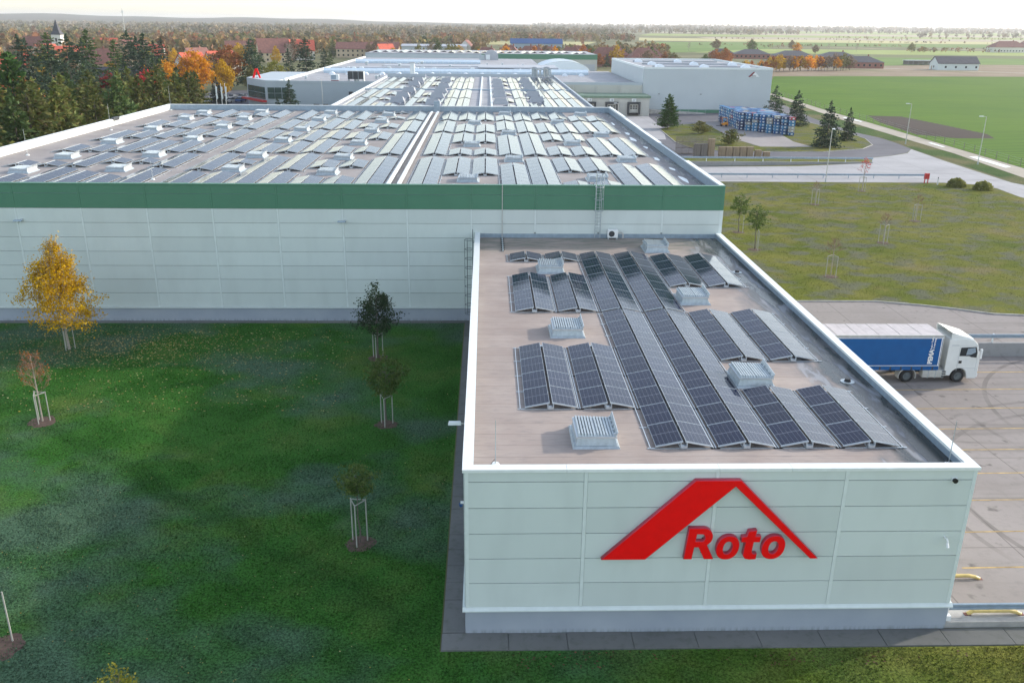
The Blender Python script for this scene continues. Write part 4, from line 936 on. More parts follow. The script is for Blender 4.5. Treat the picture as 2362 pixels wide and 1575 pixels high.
# ================================================================== SMALL THINGS ON THE HALLS
def ladder(name, loc, rz, H, cage0, cage1, label, gap=.42, ext=1.0, mt='galv'):
    t_ = thing(name, label, 'ladder', loc, rz)          # local: wall at y=0, ladder stands off at -y
    for x in (-.22, .22): MB().box(x-.025, x+.025, -.22, -.17, 0, H+ext).obj('rail', mt, t_)
    rm = MB().tube((-.2, -.195, 0), (.2, -.195, 0), .016, None, 5).mesh('rung', mt)
    for k in range(int(H/.28)): ob('rung', rm, t_, (0, 0, .25+k*.28))
    hp = [(.22, -.2, 0)]+[(.36*math.cos(R(a)), -.42-.42*math.sin(R(a)), 0) for a in (0, 30, 60, 90, 120, 150, 180)]+[(-.22, -.2, 0)]
    hm = MB().path(hp, .022, 4).mesh('cage_hoop', mt)
    n = max(2, int((cage1-cage0)/.75)+1)
    for k in range(n): ob('cage_hoop', hm, t_, (0, 0, cage0+(cage1-cage0)*k/(n-1)))
    for a in (30, 90, 150):
        MB().tube((.36*math.cos(R(a)), -.42-.42*math.sin(R(a)), cage0), (.36*math.cos(R(a)), -.42-.42*math.sin(R(a)), cage1), .018, None, 4).obj('cage_bar', mt, t_)
    for z in (.6, H-.4): MB().box(-.24, -.2, -.2, 0, z, z+.05).box(.2, .24, -.2, 0, z, z+.05).obj('bracket', mt, t_)
    return t_
ladder('roof_ladder', (9.1, YB-.06, 7.3), 0, 4.3, 2.3, 5.2, 'caged steel ladder climbing the green band above the low roof')
ladder('wall_ladder', (X0-.06, 68.6, .1), -math.pi/2, 7.6, 1.2, 7.4, 'tall caged steel ladder on the side of the low hall by the lawn', ext=.6, mt='steel_dark')
ac = thing('air_conditioner', 'white air conditioner with round fan at the foot of the big hall wall', 'air conditioner', (10.35, YB-.5, 7.24))
MB().box(-.42, .42, -.02, .34, .12, .78).obj('casing', 'white', ac, bevel=.02); g = MB(); g.tube((-.1, -.02, .45), (-.1, -.04, .45), .24, None, 16); g.obj('fan_grille', 'dark_metal', ac)
MB().path([(.42, .1, .5), (.75, .1, .55), (.85, .1, .4), (.85, .1, .05)], .05, 6).obj('pipe', 'silver', ac); MB().box(-.4, -.3, 0, .3, 0, .12).box(.3, .4, 0, .3, 0, .12).obj('foot', 'galv', ac)
cdt = thing('cable_conduit', 'thin steel cable conduit down the green band to the low roof', 'conduit', (1.28, YB-.12, 0))
MB().tube((0, 0, 7.3), (0, 0, 11.6), .035, None, 6).obj('riser', 'silver', cdt); MB().box(-.06, .06, -4.6, 0, 7.25, 7.33).obj('floor_run', 'galv', cdt)
cm = MB().box(-.13, .13, -.06, .06, -.01, .06).mesh('clamp', 'dark_metal')
for k in range(7): ob('clamp', cm, cdt, (0, -.5-k*.62, 7.28))
for x, sfx in ((-37.33, 'above the yellow tree'), (-11.48, 'above the dark green young tree')):
    wlm = thing('wall_lamp', 'small wall lamp on big white wall '+sfx, 'wall lamp', (x, YB-.05, 8.58)); MB().box(-.08, .08, -.12, 0, -.08, .1).obj('bracket', 'galv', wlm); MB().frustum(-.62, .05, -.30, -.08, -.06, .03, .03).obj('lamp_head', 'steel_blue', wlm)
wa = thing('wall_lamp', 'white street light head on an arm at side of low hall', 'wall lamp', (X0-.05, 36.3, 6.6)); MB().tube((0, 0, 0), (-.3, 0, .05), .03, None, 6).obj('arm', 'silver', wa); MB().frustum(-.85, -.25, -.13, .13, .0, .12, .04).obj('lamp_head', 'cap_white', wa)
rd = None
for (x, y, z, h, lb) in ((.35, 31.1, 7.24, 2.0, 'thin lightning rod on white foot at the front corner of low roof'), (18.6, 30.9, 7.24, 2.0, 'thin lightning rod at the front corner of low roof near the yard'), (-46.5, 91, ZR, 2.6, 'thin lightning rod by the white parapet of the big roof'), (-46.9, 113, ZR, 3.2, 'thin lightning rod by the dark hopper on the big roof'), (-48.3, 139.3, ZR, 3.6, 'thin lightning rod in the back corner of the big roof'), (-29.0, 77.0, ZR, 1.6, 'thin lightning rod in the walkway between panels of the big roof')):
    t_ = thing('lightning_rod', lb, 'lightning rod', (x, y, z)); MB().tube((0, 0, 0), (0, 0, h), .022, .012, 5).obj('rod', 'galv', t_); g = MB(); g.tube((0, 0, 0), (0, 0, .11), .2, .15, 12); g.obj('foot', 'cap_white', t_)
    MB().path([(0, 0, .3), (-.1, -.04, .22), (-.22, -.08, .02)], .012, 4).obj('cable', 'black', t_)
sc = thing('security_camera', 'small white security camera high on the logo wall near the yard', 'camera', (18.48, Y0-.05, 4.45)); MB().path([(0, 0, .08), (0, -.18, .1), (.02, -.24, .02), (.0, -.3, -.1)], .035, 6).obj('arm', 'white', sc); MB().tube((0, -.26, -.04), (0, -.36, -.2), .06, .06, 8).obj('camera_body', 'white', sc)
fl_ = thing('spotlight', 'small round black spotlight at the top corner of the logo wall', 'spotlight', (18.4, Y0-.05, 7.13)); g = MB(); g.tube((0, 0, 0), (0, -.12, 0), .09, .1, 12); g.obj('lamp', 'black', fl_); MB().box(-.12, .12, -.02, 0, -.12, .12).obj('plate', 'cap_white', fl_)
sc2 = thing('security_camera', 'small dome camera low on the side wall of the low hall', 'camera', (X0-.05, 33.2, 4.3)); MB().box(-.22, 0, -.05, .05, 0, .08).obj('arm', 'white', sc2); g = MB(); g.tube((-.2, 0, -.02), (-.2, 0, -.16), .1, .06, 10); g.obj('dome', 'navy', sc2)
cb = thing('junction_box', 'small white junction box low on the corner of the low hall', 'junction box', (X1+.07, Y0+.15, .35)); MB().box(-.05, .2, -.1, .1, 0, .25).obj('box', 'white', cb); MB().tube((.05, 0, .25), (.05, 0, 1.1), .03, None, 6).obj('pipe', 'cap_white', cb)

# ================================================================== LORRY
lo = thing('lorry', 'white tractor unit with blue curtain sided trailer backed against the low hall', 'lorry', (35.14, 59.42, -1.1))
W_ = 2.6
def wheel(x, y, near, rr=.51, tw=.32, name='wheel'):
    e = bpy.data.objects.new(name, None); col.objects.link(e); e.parent = lo; e.location = (x, y, rr)
    s = -1 if near else 1
    g = MB(); n = 22
    prof = [(.0, .60), (.0, .88), (.05, .97), (.12, 1.0), (tw-.08, 1.0), (tw, .93), (tw, .6)]
    for (y0, r0), (y1, r1) in zip(prof[:-1], prof[1:]):
        for k in range(n):
            a, b_ = 2*math.pi*k/n, 2*math.pi*(k+1)/n
            g.quad((rr*r0*math.cos(a), y0, rr*r0*math.sin(a)), (rr*r0*math.cos(b_), y0, rr*r0*math.sin(b_)), (rr*r1*math.cos(b_), y1, rr*r1*math.sin(b_)), (rr*r1*math.cos(a), y1, rr*r1*math.sin(a)))
    g.obj('tyre', 'rubber', e)
    g = MB(); g.tube((0, .05, 0), (0, .09, 0), rr*.62, rr*.62, 18); g.tube((0, -.02, 0), (0, .05, 0), rr*.26, rr*.3, 12)
    for k in range(8):
        a = 2*math.pi*k/8; g.tube((rr*.42*math.cos(a), .03, rr*.42*math.sin(a)), (rr*.42*math.cos(a), .05, rr*.42*math.sin(a)), .03, None, 6)
    g.obj('rim', 'steel_dark', e)
    if not near: e.scale.y = -1
    return e
for x in (0, -3.85):
    wheel(x, .02, True); wheel(x, W_-.02, False)
for x in (-9.6, -10.95, -12.3): wheel(x, .02, True); wheel(x, W_-.02, False)
# cab: silhouette extruded across, wheel arch cut into the outline
arch = [(.62*math.cos(R(a)), .52+.62*math.sin(R(a))) for a in range(180, -1, -20)]
cabp = [(-1.0, .75)]+[(-1.0, .55), (-.62, .55)]+arch[1:-1]+[(.62, .5), (.66, .32), (1.36, .32), (1.42, .6), (1.42, 1.9), (1.34, 2.35), (1.08, 3.05), (.72, 3.38), (-.05, 3.50), (-.95, 3.42)]
cab = MB().prism(cabp, 'y', 0, W_-.1).obj('cab', 'truck_white', lo, bevel=.06)
g = MB(); g.hexa([(1.435, .14, 1.98), (1.435, W_-.24, 1.98), (1.40, W_-.24, 1.96), (1.40, .14, 1.96), (1.14, .2, 3.0), (1.14, W_-.3, 3.0), (1.08, W_-.3, 2.98), (1.08, .2, 2.98)]); g.obj('windscreen', 'glass', cab)
MB().prism([(-.18, 2.12), (-.15, 2.78), (.98, 2.84), (1.13, 2.4), (1.12, 2.0), (.72, 2.04), (.55, 2.12)], 'y', -.015, .03).obj('side_window', 'glass', cab)
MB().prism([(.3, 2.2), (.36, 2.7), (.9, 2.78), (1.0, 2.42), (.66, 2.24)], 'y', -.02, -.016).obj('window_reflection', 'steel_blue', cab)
MB().box(-.24, -.215, -.006, .0, .95, 2.85).box(1.17, 1.19, -.006, 0, .95, 1.98).box(-.24, 1.19, -.006, 0, 1.15, 1.17).obj('door_seam', 'galv', cab)
MB().box(-.16, .06, -.03, 0, 1.55, 1.75).obj('door_handle', 'black', cab)
MB().box(-.95, -.35, -.006, 0, 2.95, 2.985).box(-1.0, 1.1, -.008, 0, 2.93, 2.95).obj('roof_seam', 'galv', cab)
MB().box(1.20, 1.34, -.32, -.14, 2.0, 2.75).obj('mirror', 'white', cab, bevel=.03); MB().tube((1.2, 0, 2.6), (1.26, -.2, 2.62), .03, None, 6).obj('mirror_arm', 'black', cab)
MB().box(1.43, 1.46, .25, W_-.35, .62, 1.7).obj('grille', 'dark_metal', cab); MB().box(1.38, 1.47, .04, .5, .45, .72).obj('headlight', 'white', cab); MB().box(1.38, 1.47, W_-.6, W_-.14, .45, .72).obj('headlight', 'white', cab)
g = MB()
for yy in (.1, W_-.2): g.hexa([(-.95, yy-.05, 3.40), (.70, yy-.05, 3.36), (.70, yy+.05, 3.36), (-.95, yy+.05, 3.40), (-.98, yy-.05, 3.86), (.35, yy-.05, 3.52), (.35, yy+.05, 3.52), (-.98, yy+.05, 3.86)])
g.hexa([(-.2, .05, 3.62), (.78, .2, 3.36), (.78, W_-.3, 3.36), (-.2, W_-.15, 3.62), (-.98, .05, 3.92), (.76, .2, 3.44), (.76, W_-.3, 3.44), (-.98, W_-.15, 3.92)]); g.obj('roof_deflector', 'truck_white', lo, bevel=.02)
MB().box(-1.1, -.9, -.02, .1, .95, 3.42).obj('side_fairing', 'truck_white', lo)
MB().box(-4.6, 1.2, .75, 1.75, .55, .95).obj('chassis', 'dark_metal', lo)
tk = MB().box(-2.7, -.98, .02, .62, .38, .98).obj('fuel_tank', 'silver', lo, bevel=.08)
for x in (-2.3, -1.75, -1.2): MB().box(x, x+.06, -.0, .64, .36, 1.0).obj('tank_strap', 'galv', tk)
MB().box(-1.25, -.98, -.03, .02, .45, .55).box(-1.25, -.98, -.03, .02, .68, .74).box(-1.25, -.98, -.03, .02, .86, .92).obj('step', 'dark_metal', tk)
g = MB(); pa = [(-3.85+.68*math.cos(R(a)), .51+.66*math.sin(R(a))) for a in range(195, -16, -15)]; pb = [(-3.85+.63*math.cos(R(a)), .51+.61*math.sin(R(a))) for a in range(-15, 196, 15)]
g.prism(pa+pb, 'y', -.01, .6); g.obj('mudguard', 'silver', lo)
MB().box(-3.0, -1.15, .3, W_-.4, .98, 1.05).obj('catwalk', 'silver', lo); MB().path([(-1.3, .5, 1.1), (-1.35, .5, 1.8), (-1.55, .55, 1.5)], .06, 6).path([(-1.3, .9, 1.1), (-1.4, .9, 1.9), (-1.6, .9, 1.6)], .05, 6).obj('air_hose', 'black', lo)
# trailer
MB().box(-15.1, -1.62, .06, W_-.06, 1.12, 3.70).obj('trailer_body', 'navy', lo)
cur = MB().box(-15.05, -1.62, .0, .058, 1.30, 3.60).obj('curtain', 'blue_curtain', lo)
MB().box(-15.1, -1.57, -.012, .0, 3.50, 3.56).box(-15.1, -1.57, -.012, 0, 1.34, 1.385).box(-1.72, -1.66, -.014, 0, 1.39, 3.50).obj('curtain_border', 'white', cur)
MB().box(-15.1, -1.6, -.03, .06, 3.605, 3.76).obj('top_rail', 'silver', lo); MB().box(-15.1, -1.6, -.02, .06, 1.02, 1.295).obj('lower_rail', 'blue_curtain', lo)
bkm = MB().box(-.05, .05, -.02, 0, 0, .24).mesh('buckle', 'dark_metal')
for k in range(17): ob('buckle', bkm, lo, (-14.7+k*.79, -.022, 1.04))
tr = MB(); n = 17
for k in range(n):
    a, b_ = -15.1+k*13.5/n, -15.1+(k+1)*13.5/n; zz = 3.74+.012*(k % 2)
    tr.box(a, b_-.03, .0, W_, 3.70, zz)
tr.obj('trailer_roof', 'trailer_roof', lo)
MB().box(-1.62, -1.56, .0, W_, 1.05, 3.72).obj('headboard', 'silver', lo); MB().box(-15.0, -2.0, .7, 1.8, .85, 1.12).obj('trailer_chassis', 'dark_metal', lo)
MB().box(-6.3, -6.15, .3, .45, .05, 1.0).box(-6.35, -6.05, .2, .55, 0, .05).obj('landing_leg', 'silver', lo)
MB().box(-8.8, -6.8, .02, .06, .55, .65).box(-8.8, -6.8, .02, .06, .8, .9).obj('side_guard', 'silver', lo)
up = (math.pi/2, -math.pi/2, 0)
txt('PEMA', .46, (-2.18, -.018, 1.50), cur, 'white', rot=up, off=.022)
txt('Truck + Trailer', .165, (-2.34, -.018, 2.60), cur, 'white', rot=up, off=.006)
txt('Vermietung', .165, (-2.15, -.018, 2.72), cur, 'white', rot=up, off=.006)

# ================================================================== TREES
def tree_deciduous(seed, h, cw, cb, N, leaf, trunk_r=.09, egg=False, nbr=18, leafmat='leaf_green', bark='bark', twigs=0):
    """trunk mesh (with limbs) and crown mesh; h height, cw crown width, cb crown base height"""
    rng = np.random.default_rng(seed); rd_ = random.Random(seed)
    g = MB(); lean = Vector((rd_.uniform(-.03, .03), rd_.uniform(-.03, .03), 1))
    top = h*.93; pts = [lean*(top*k/6)+Vector((rd_.uniform(-1, 1), rd_.uniform(-1, 1), 0))*.012*h*(k > 0) for k in range(7)]
    for k in range(6): g.tube(pts[k], pts[k+1], trunk_r*(1-k/6.6), trunk_r*(1-(k+1)/6.6), 7)
    cz, hh = (cb+h)/2, (h-cb)/2; ends = []
    def rad(z):
        t_ = (z-cb)/(h-cb)
        if egg == 'cone': return cw/2*(min(1, .55+t_*2.6) if t_ < .17 else max(.03, 1-(t_-.17)/.83)**.8)
        return cw/2*(max(0, math.sin(math.pi*min(1, max(0, t_))**(.55 if egg else .85)))**.75+.02)
    for i in range(nbr):
        t_ = (i+.5)/nbr; z0 = cb*.9+(h*.86-cb*.9)*t_*.9; a = i*2.4+rd_.uniform(-.4, .4)
        ze = min(h*.98, z0+rd_.uniform(.15, .55)*hh*(1.25-t_)); r = rad(ze)*rd_.uniform(.72, 1.08)
        k = min(5, int(z0/top*6)); base = pts[k].lerp(pts[k+1], (z0/top*6)-k) if k < 6 else pts[6]
        end = Vector((base.x+math.cos(a)*r, base.y+math.sin(a)*r, ze)); mid = base.lerp(end, .5)+Vector((0, 0, r*.10))
        g.tube(base, mid, trunk_r*.34, trunk_r*.2, 4, caps=False); g.tube(mid, end, trunk_r*.2, trunk_r*.06, 4, caps=False)
        for q in range(6): ends.append(mid.lerp(end, rd_.uniform(.05, 1.08))+Vector((rd_.gauss(0, 1), rd_.gauss(0, 1), rd_.gauss(0, 1)))*r*.16)
        for q in range(3):
            e2 = end+Vector((rd_.uniform(-1, 1), rd_.uniform(-1, 1), rd_.uniform(-.3, 1)))*r*.4; s2 = mid.lerp(end, rd_.uniform(.2, .8)); g.tube(s2, e2, trunk_r*.1, trunk_r*.03, 3, caps=False); ends.append(e2)
    for k in range(nbr*3):
        z = cb+(h-cb)*rd_.random()**.9; r = rad(z)*rd_.uniform(.3, 1.0); a = rd_.random()*6.283; ends.append(Vector((math.cos(a)*r, math.sin(a)*r, z)))
    for k in range(twigs):                                        # bare upright shoots round the upper crown
        z = cb+(h-cb)*(.35+.6*rd_.random()**.7); r = rad(z)*rd_.uniform(.5, 1.0); a = rd_.random()*6.283; q = Vector((math.cos(a)*r, math.sin(a)*r, z)); L_ = rd_.uniform(.4, 1.1)
        g.tube(q, q+Vector((math.cos(a)*.12, math.sin(a)*.12, 1))*L_, .014, .006, 3, caps=False)
    E = np.array([tuple(e) for e in ends]); idx = rng.integers(0, len(E), N); wgt = rng.uniform(.4, 1.0, (len(E), 1))
    P = E[idx]+rng.normal(size=(N, 3))*cw*.075*wgt[idx]*(1, 1, .8)
    V, F = cards(P, leaf, leaf*.72, rng)
    return g.mesh('trunk', bark), npmesh('crown', V, F, [leafmat])
def tree_bare(seed, h, cw, cb, bark='twig_red', trunk_r=.06, N=0, leafmat='leaf_rust', depth=3, nb=14):
    rd_ = random.Random(seed); g = MB(); tw = MB(); tips = []
    g.tube((0, 0, 0), (0, 0, cb), trunk_r, trunk_r*.8, 7); g.tube((0, 0, cb), (0, 0, h*.9), trunk_r*.8, trunk_r*.15, 6)
    def grow(p, d, L, r, dep):
        e = p+d*L; tw.tube(p, e, r, r*.55, 3, caps=False)
        if dep == 0: tips.append(e); return
        for k in range(4):
            nd = (d+Vector((rd_.gauss(0, .55), rd_.gauss(0, .55), rd_.gauss(.18, .3)))).normalized(); grow(p.lerp(e, rd_.uniform(.35, 1)), nd, L*rd_.uniform(.5, .75), r*.55, dep-1)
    for i in range(nb):
        t_ = i/nb; z = cb+(h*.85-cb)*t_; a = i*2.4; L = cw*.36*(1-t_*.62)
        grow(Vector((0, 0, z)), Vector((math.cos(a)*.8, math.sin(a)*.8, .65+.5*t_)).normalized(), L, trunk_r*.3, depth-1)
    rng = np.random.default_rng(seed); tr_ = g.mesh('trunk', 'bark_pale')
    i0 = len(tw.v)
    if N:
        E = np.array([tuple(e) for e in tips]); P = E[rng.integers(0, len(E), N)]+rng.normal(size=(N, 3))*.06
        V, F = cards(P, .12, .09, rng)
        for q in F: tw.f.append(tuple(int(v)+i0 for v in q)); tw.m.append(1)
        tw.v += [tuple(map(float, v)) for v in V]
    return tr_, tw.mesh('crown', [bark, leafmat])
def tree_conifer(seed, h, r, levels, nb, leafmat, cb=.06, tuft=.34, irr=.25, power=.9, dens=1.0, up=.1):
    rng = np.random.default_rng(seed); g = MB(); g.tube((0, 0, 0), (0, 0, h*.96), .016*h, .006*h*.3, 6)
    P = []; A = []
    for i in range(levels):
        t_ = (i+rng.uniform(0, .6))/levels; z = h*(cb+(1-cb)*t_); R_ = r*(1-t_)**power+.05*r
        for k in range(max(4, int(nb*(1-.5*t_)))):
            a = rng.uniform(0, 6.283); L = R_*(1+rng.normal()*irr)
            if L < .08: continue
            m = max(2, int(L/tuft*2.2*dens)); u = rng.uniform(.12, 1, m)**.75
            dr = np.array([math.cos(a), math.sin(a), up-.25*(1-t_)]); pts = np.outer(u*L, dr); pts[:, 2] += z-.10*L*u**2+.06*L*u
            pts += rng.normal(size=pts.shape)*(.05+.08*L*u[:, None])*(1, 1, .5)
            P.append(pts); A.append(np.repeat(dr[None], m, 0))
    tp = np.stack([rng.normal(size=14)*.03*r, rng.normal(size=14)*.03*r, h*rng.uniform(.93, 1.02, 14)], 1); P.append(tp); A.append(np.repeat([[0, 0, 1.]], 14, 0))
    P = np.concatenate(P); A = np.concatenate(A)
    V, F = cards(P, tuft*1.35, tuft*.62, rng, A, .45)
    return g.mesh('trunk', 'bark'), npmesh('crown', V, F, [leafmat])
def put_tree(name, meshes, loc, label, group=None, rz=0, sc=1.0, mat=None, cat='tree', zs=None):
    t_ = thing(name, label, cat, loc, rz, group); t_.scale = (sc, sc, sc if zs is None else zs)
    ob('trunk', meshes[0], t_); c = ob('crown', meshes[1], t_)
    if mat: setmat(c, 0, mat)
    return t_
def stakes(t_loc, h, label, n=3, r=.42, rz=.4, top=True):
    s = thing('tree_stake_frame', label, 'stake frame', t_loc, rz)
    P_ = [(r*math.cos(2*math.pi*k/3), r*math.sin(2*math.pi*k/3)) for k in range(n)]
    for x, y in P_: MB().tube((x, y, 0), (x, y, h), .035, .032, 6).obj('stake', 'stake', s)
    if top:
        for a, b_ in ((0, 1), (1, 2), (2, 0)):
            if a < n and b_ < n: MB().tube((*P_[a], h-.06), (*P_[b_], h-.06), .028, None, 5).obj('cross_bar', 'stake', s)
    return s
def mulch(x, y, r=.6, z=.02):
    rr_ = random.Random(int(x*10)); n_ = 18
    g = MB(); c = (x, y, z+.05); ring = [(x+r*math.cos(6.283*k/n_)*rr_.uniform(.8, 1.15), y+r*math.sin(6.283*k/n_)*rr_.uniform(.8, 1.15), z) for k in range(n_)]
    i = len(g.v); g.v += [c]+ring
    for k in range(n_): g.f.append((i, i+1+k, i+1+(k+1) % n_)); g.m.append(0)
    struct(g.obj('mulch_ring', 'soil'))
# left lawn
put_tree('maple_tree', tree_deciduous(21, 8.4, 5.2, 1.5, 13000, .15, .11, 'cone', 36, 'leaf_yellow', 'bark_pale', twigs=150), (-32.0, 63.7, .01), 'tall golden yellow leaved tree against the big white wall')
stakes((-32.0, 63.7, .01), 2.0, 'wooden stakes round the foot of the golden yellow tree')
put_tree('bare_tree', tree_bare(22, 5.0, 2.7, 1.9, 'twig_red', .06, 260, 'leaf_rust', 4, 16), (-27.9, 50.7, .01), 'nearly bare reddish young tree on the lush lawn')
stakes((-27.9, 50.7, .01), 2.0, 'pale wooden stake frame round the bare reddish tree'); mulch(-27.9, 50.7, .85)
put_tree('young_tree', tree_deciduous(23, 5.8, 2.8, 1.8, 4200, .15, .07, True, 22, 'leaf_dark'), (-8.2, 61.7, .01), 'dark green young tree before the big white wall')
stakes((-8.2, 61.7, .01), 2.0, 'pale wooden stake frame round the dark green young tree'); mulch(-8.2, 61.7, .8)
put_tree('young_tree', tree_deciduous(24, 4.75, 2.2, 1.9, 3200, .13, .06, False, 18, 'leaf_green'), (-6.3, 50.1, .01), 'mid green young tree between two others beside the low hall')
stakes((-6.3, 50.1, .01), 2.0, 'pale wooden stake frame round the mid green young tree'); mulch(-6.3, 50.1, .7)
put_tree('young_tree', tree_deciduous(25, 4.35, 1.7, 2.6, 2400, .11, .045, False, 16, 'leaf_green'), (-6.15, 36.8, .01), 'small round headed young tree on a bare stem by the low hall')
stakes((-6.2, 36.8, .01), 2.35, 'tall pale stake frame with triangle top round the small round headed tree'); mulch(-6.1, 36.7, .75)
stakes((-19.6, 29.4, .01), 2.4, 'two tall stakes standing in bare soil at lawn edge', 3, .5, .9, False); mulch(-19.6, 29.4, .9)
put_tree('young_tree', tree_deciduous(26, 3.3, 1.5, 1.2, 900, .10, .04, True, 14, 'leaf_lime'), (-12.7, 24.4, .01), 'yellowish young tree whose tip pokes up from the lush lawn')
put_tree('shrub', tree_deciduous(27, 1.8, 1.6, .2, 900, .10, .04, False, 14, 'leaf_olive'), (22.9, 28.0, .01), 'leafy shrub by the apron near the guard rail', cat='shrub')
# right lawn
RT = [(30.7, 103.9, 'dec', 4.7, 'slim green young tree next to the green banded hall corner'), (30.2, 95.3, 'dec', 5.0, 'round green young tree with a single stake beside the low hall'), (34.7, 84.2, 'bare', 4.6, 'bare young tree with brown twigs on dry lawn near the service road'), (46.3, 98.7, 'bare', 4.0, 'bare spindly young tree in the middle of the dry lawn'), (55.8, 110.7, 'bare', 4.0, 'bare young tree over a dark soil patch on the dry lawn'), (46.4, 121.5, 'bare', 3.8, 'tiny bare sapling with three thin stakes near the access road'), (57.5, 132.2, 'red', 5.2, 'sapling with a few red leaves by the long guard rail')]
bm1 = tree_bare(31, 4.4, 2.3, 2.2, 'twig_red', .05, 0, 'leaf_rust', 4, 12); dm1 = tree_deciduous(32, 4.8, 2.1, 2.1, 1300, .17, .06, False, 18, 'leaf_green'); rm1 = tree_bare(33, 5.0, 2.2, 2.2, 'twig_red', .05, 240, 'leaf_red', 3, 12)
for x, y, k, h, lb in RT:
    put_tree('young_tree', {'dec': dm1, 'bare': bm1, 'red': rm1}[k], (x, y, .1), lb, None, x, h/4.7)
    stakes((x, y, .1), 2.2, 'stakes round the '+lb.replace(' with three thin stakes', '').replace(' with a single stake', '').replace(' with brown twigs', ''), 3 if k != 'dec' else 2, .55, x, True); mulch(x, y, .75, .11)
def hedge_ball(x, y, lb):
    rng = np.random.default_rng(int(x*7)); n_ = 2200; d = rng.normal(size=(n_, 3)); d /= np.linalg.norm(d, axis=1)[:, None]; d[:, 2] = np.abs(d[:, 2])
    P = d*np.array([1.5, 1.3, 1.35])*rng.uniform(.72, 1.02, (n_, 1))*(1+.05*np.sin(d[:, :1]*9)); V, F = cards(P, .22, .16, rng)
    t_ = thing('clipped_bush', lb, 'bush', (x, y, .1)); ob('foliage', npmesh('foliage', V, F, ['hedge']), t_); MB().tube((0, 0, 0), (0, 0, .7), .08, .05, 6).obj('stem', 'bark', t_)
hedge_ball(74.4, 136.6, 'clipped round bush near the red box on the lawn edge'); hedge_ball(77.3, 134.0, 'clipped round bush at the rounded corner of the lawn')
rb = thing('red_box', 'small red box on legs at the end of the guard rail', 'box', (71.0, 139.6, .1)); MB().box(-.35, .35, -.2, .2, .7, 1.6).obj('box', 'red_paint', rb); MB().box(-.3, -.22, -.1, .1, 0, .7).box(.22, .3, -.1, .1, 0, .7).obj('leg', 'red_paint', rb)
hy = thing('marker_post', 'short white marker post beside the red box', 'post', (72.3, 138.4, .1)); MB().tube((0, 0, 0), (0, 0, 1.0), .1, .09, 8).obj('shaft', 'white', hy); MB().tube((0, 0, 1.0), (0, 0, 1.2), .1, .04, 8).obj('cap', 'dark_metal', hy)
# conifers by the warehouse
cA = tree_conifer(41, 8.0, 2.5, 34, 15, 'cypress', .03, .34, .18, .75, 1.3, .5); cS = tree_conifer(42, 8.5, 2.7, 26, 12, 'needle_dark', .05, .36, .18, .85, 1.2)
cS2 = tree_conifer(43, 8.5, 2.9, 24, 12, 'needle_dark', .04, .38, .28, .8, 1.1)
put_tree('thuja_tree', cA, (43.9, 215.5, .1), 'dense dark green thuja standing before the white warehouse wall')
put_tree('spruce_tree', cS2, (79.7, 247, .1), 'wide dark spruce behind the blue crates', None, 1.0, .95); put_tree('spruce_tree', cS, (78.1, 224.2, .1), 'dark spruce right beside the blue crates', None, 2.0, 1.0)
put_tree('spruce_tree', cS, (71.0, 183.8, .1), 'tallest dark spruce on the tip of grass island', None, 4.0, 1.08); put_tree('spruce_tree', cS, (79.5, 194.2, .1), 'slim dark spruce by the curve of asphalt road', None, 3.0, .62, zs=.82)
cB = tree_conifer(44, 3.0, 1.9, 12, 13, 'leaf_olive', .03, .34, .3, .55, 1.2, .6)
put_tree('pine_bush', cB, (49.6, 205.3, .1), 'sparse olive pine bush on the grass island', None, 0, .92, cat='bush'); put_tree('pine_bush', cB, (51.5, 186.4, .1), 'bushy round pine near the wooden pallets', None, 2, 1.0, 'needle_olive', cat='bush')
# shared tree shapes for the belt, the village and the fields
V_ = dict(
    spruce=[tree_conifer(51, 14, 2.9, 40, 14, 'needle_olive', .02, .56, .30, .62, 1.15), tree_conifer(52, 14, 3.3, 38, 14, 'needle_olive', .02, .58, .36, .58, 1.15)],
    tall=[tree_conifer(53, 19, 3.9, 32, 12, 'needle_green', .10, .70, .35, .70, 1.0), tree_conifer(54, 19, 4.6, 26, 11, 'needle_dark', .15, .78, .42, .58, 1.0)],
    cyp=[tree_conifer(55, 15, 3.4, 40, 15, 'cypress', .01, .62, .14, .62, 1.1, .6)],
    dec=[tree_deciduous(56, 12, 8.5, 2.6, 2400, .62, .22, False, 22), tree_deciduous(57, 13, 6.5, 2.0, 2000, .6, .2, True, 22), tree_deciduous(58, 9, 7.0, 1.2, 1700, .6, .18, False, 20)],
    full=[tree_deciduous(156, 12, 9.5, 1.8, 5200, .55, .22, False, 26), tree_deciduous(157, 13, 8, 1.8, 4600, .55, .2, True, 26), tree_deciduous(158, 9, 8.5, 1.0, 4200, .5, .18, False, 24)],
    small=[tree_deciduous(59, 7, 4.5, 1.2, 520, .75, .12, True, 10), tree_deciduous(60, 8, 6.0, 1.4, 600, .8, .14, False, 10)],
    bare=[tree_bare(61, 12, 7.5, 2.5, 'bark_pale', .2, 0, 'leaf_rust', 4, 18)])
TR = random.Random(7)
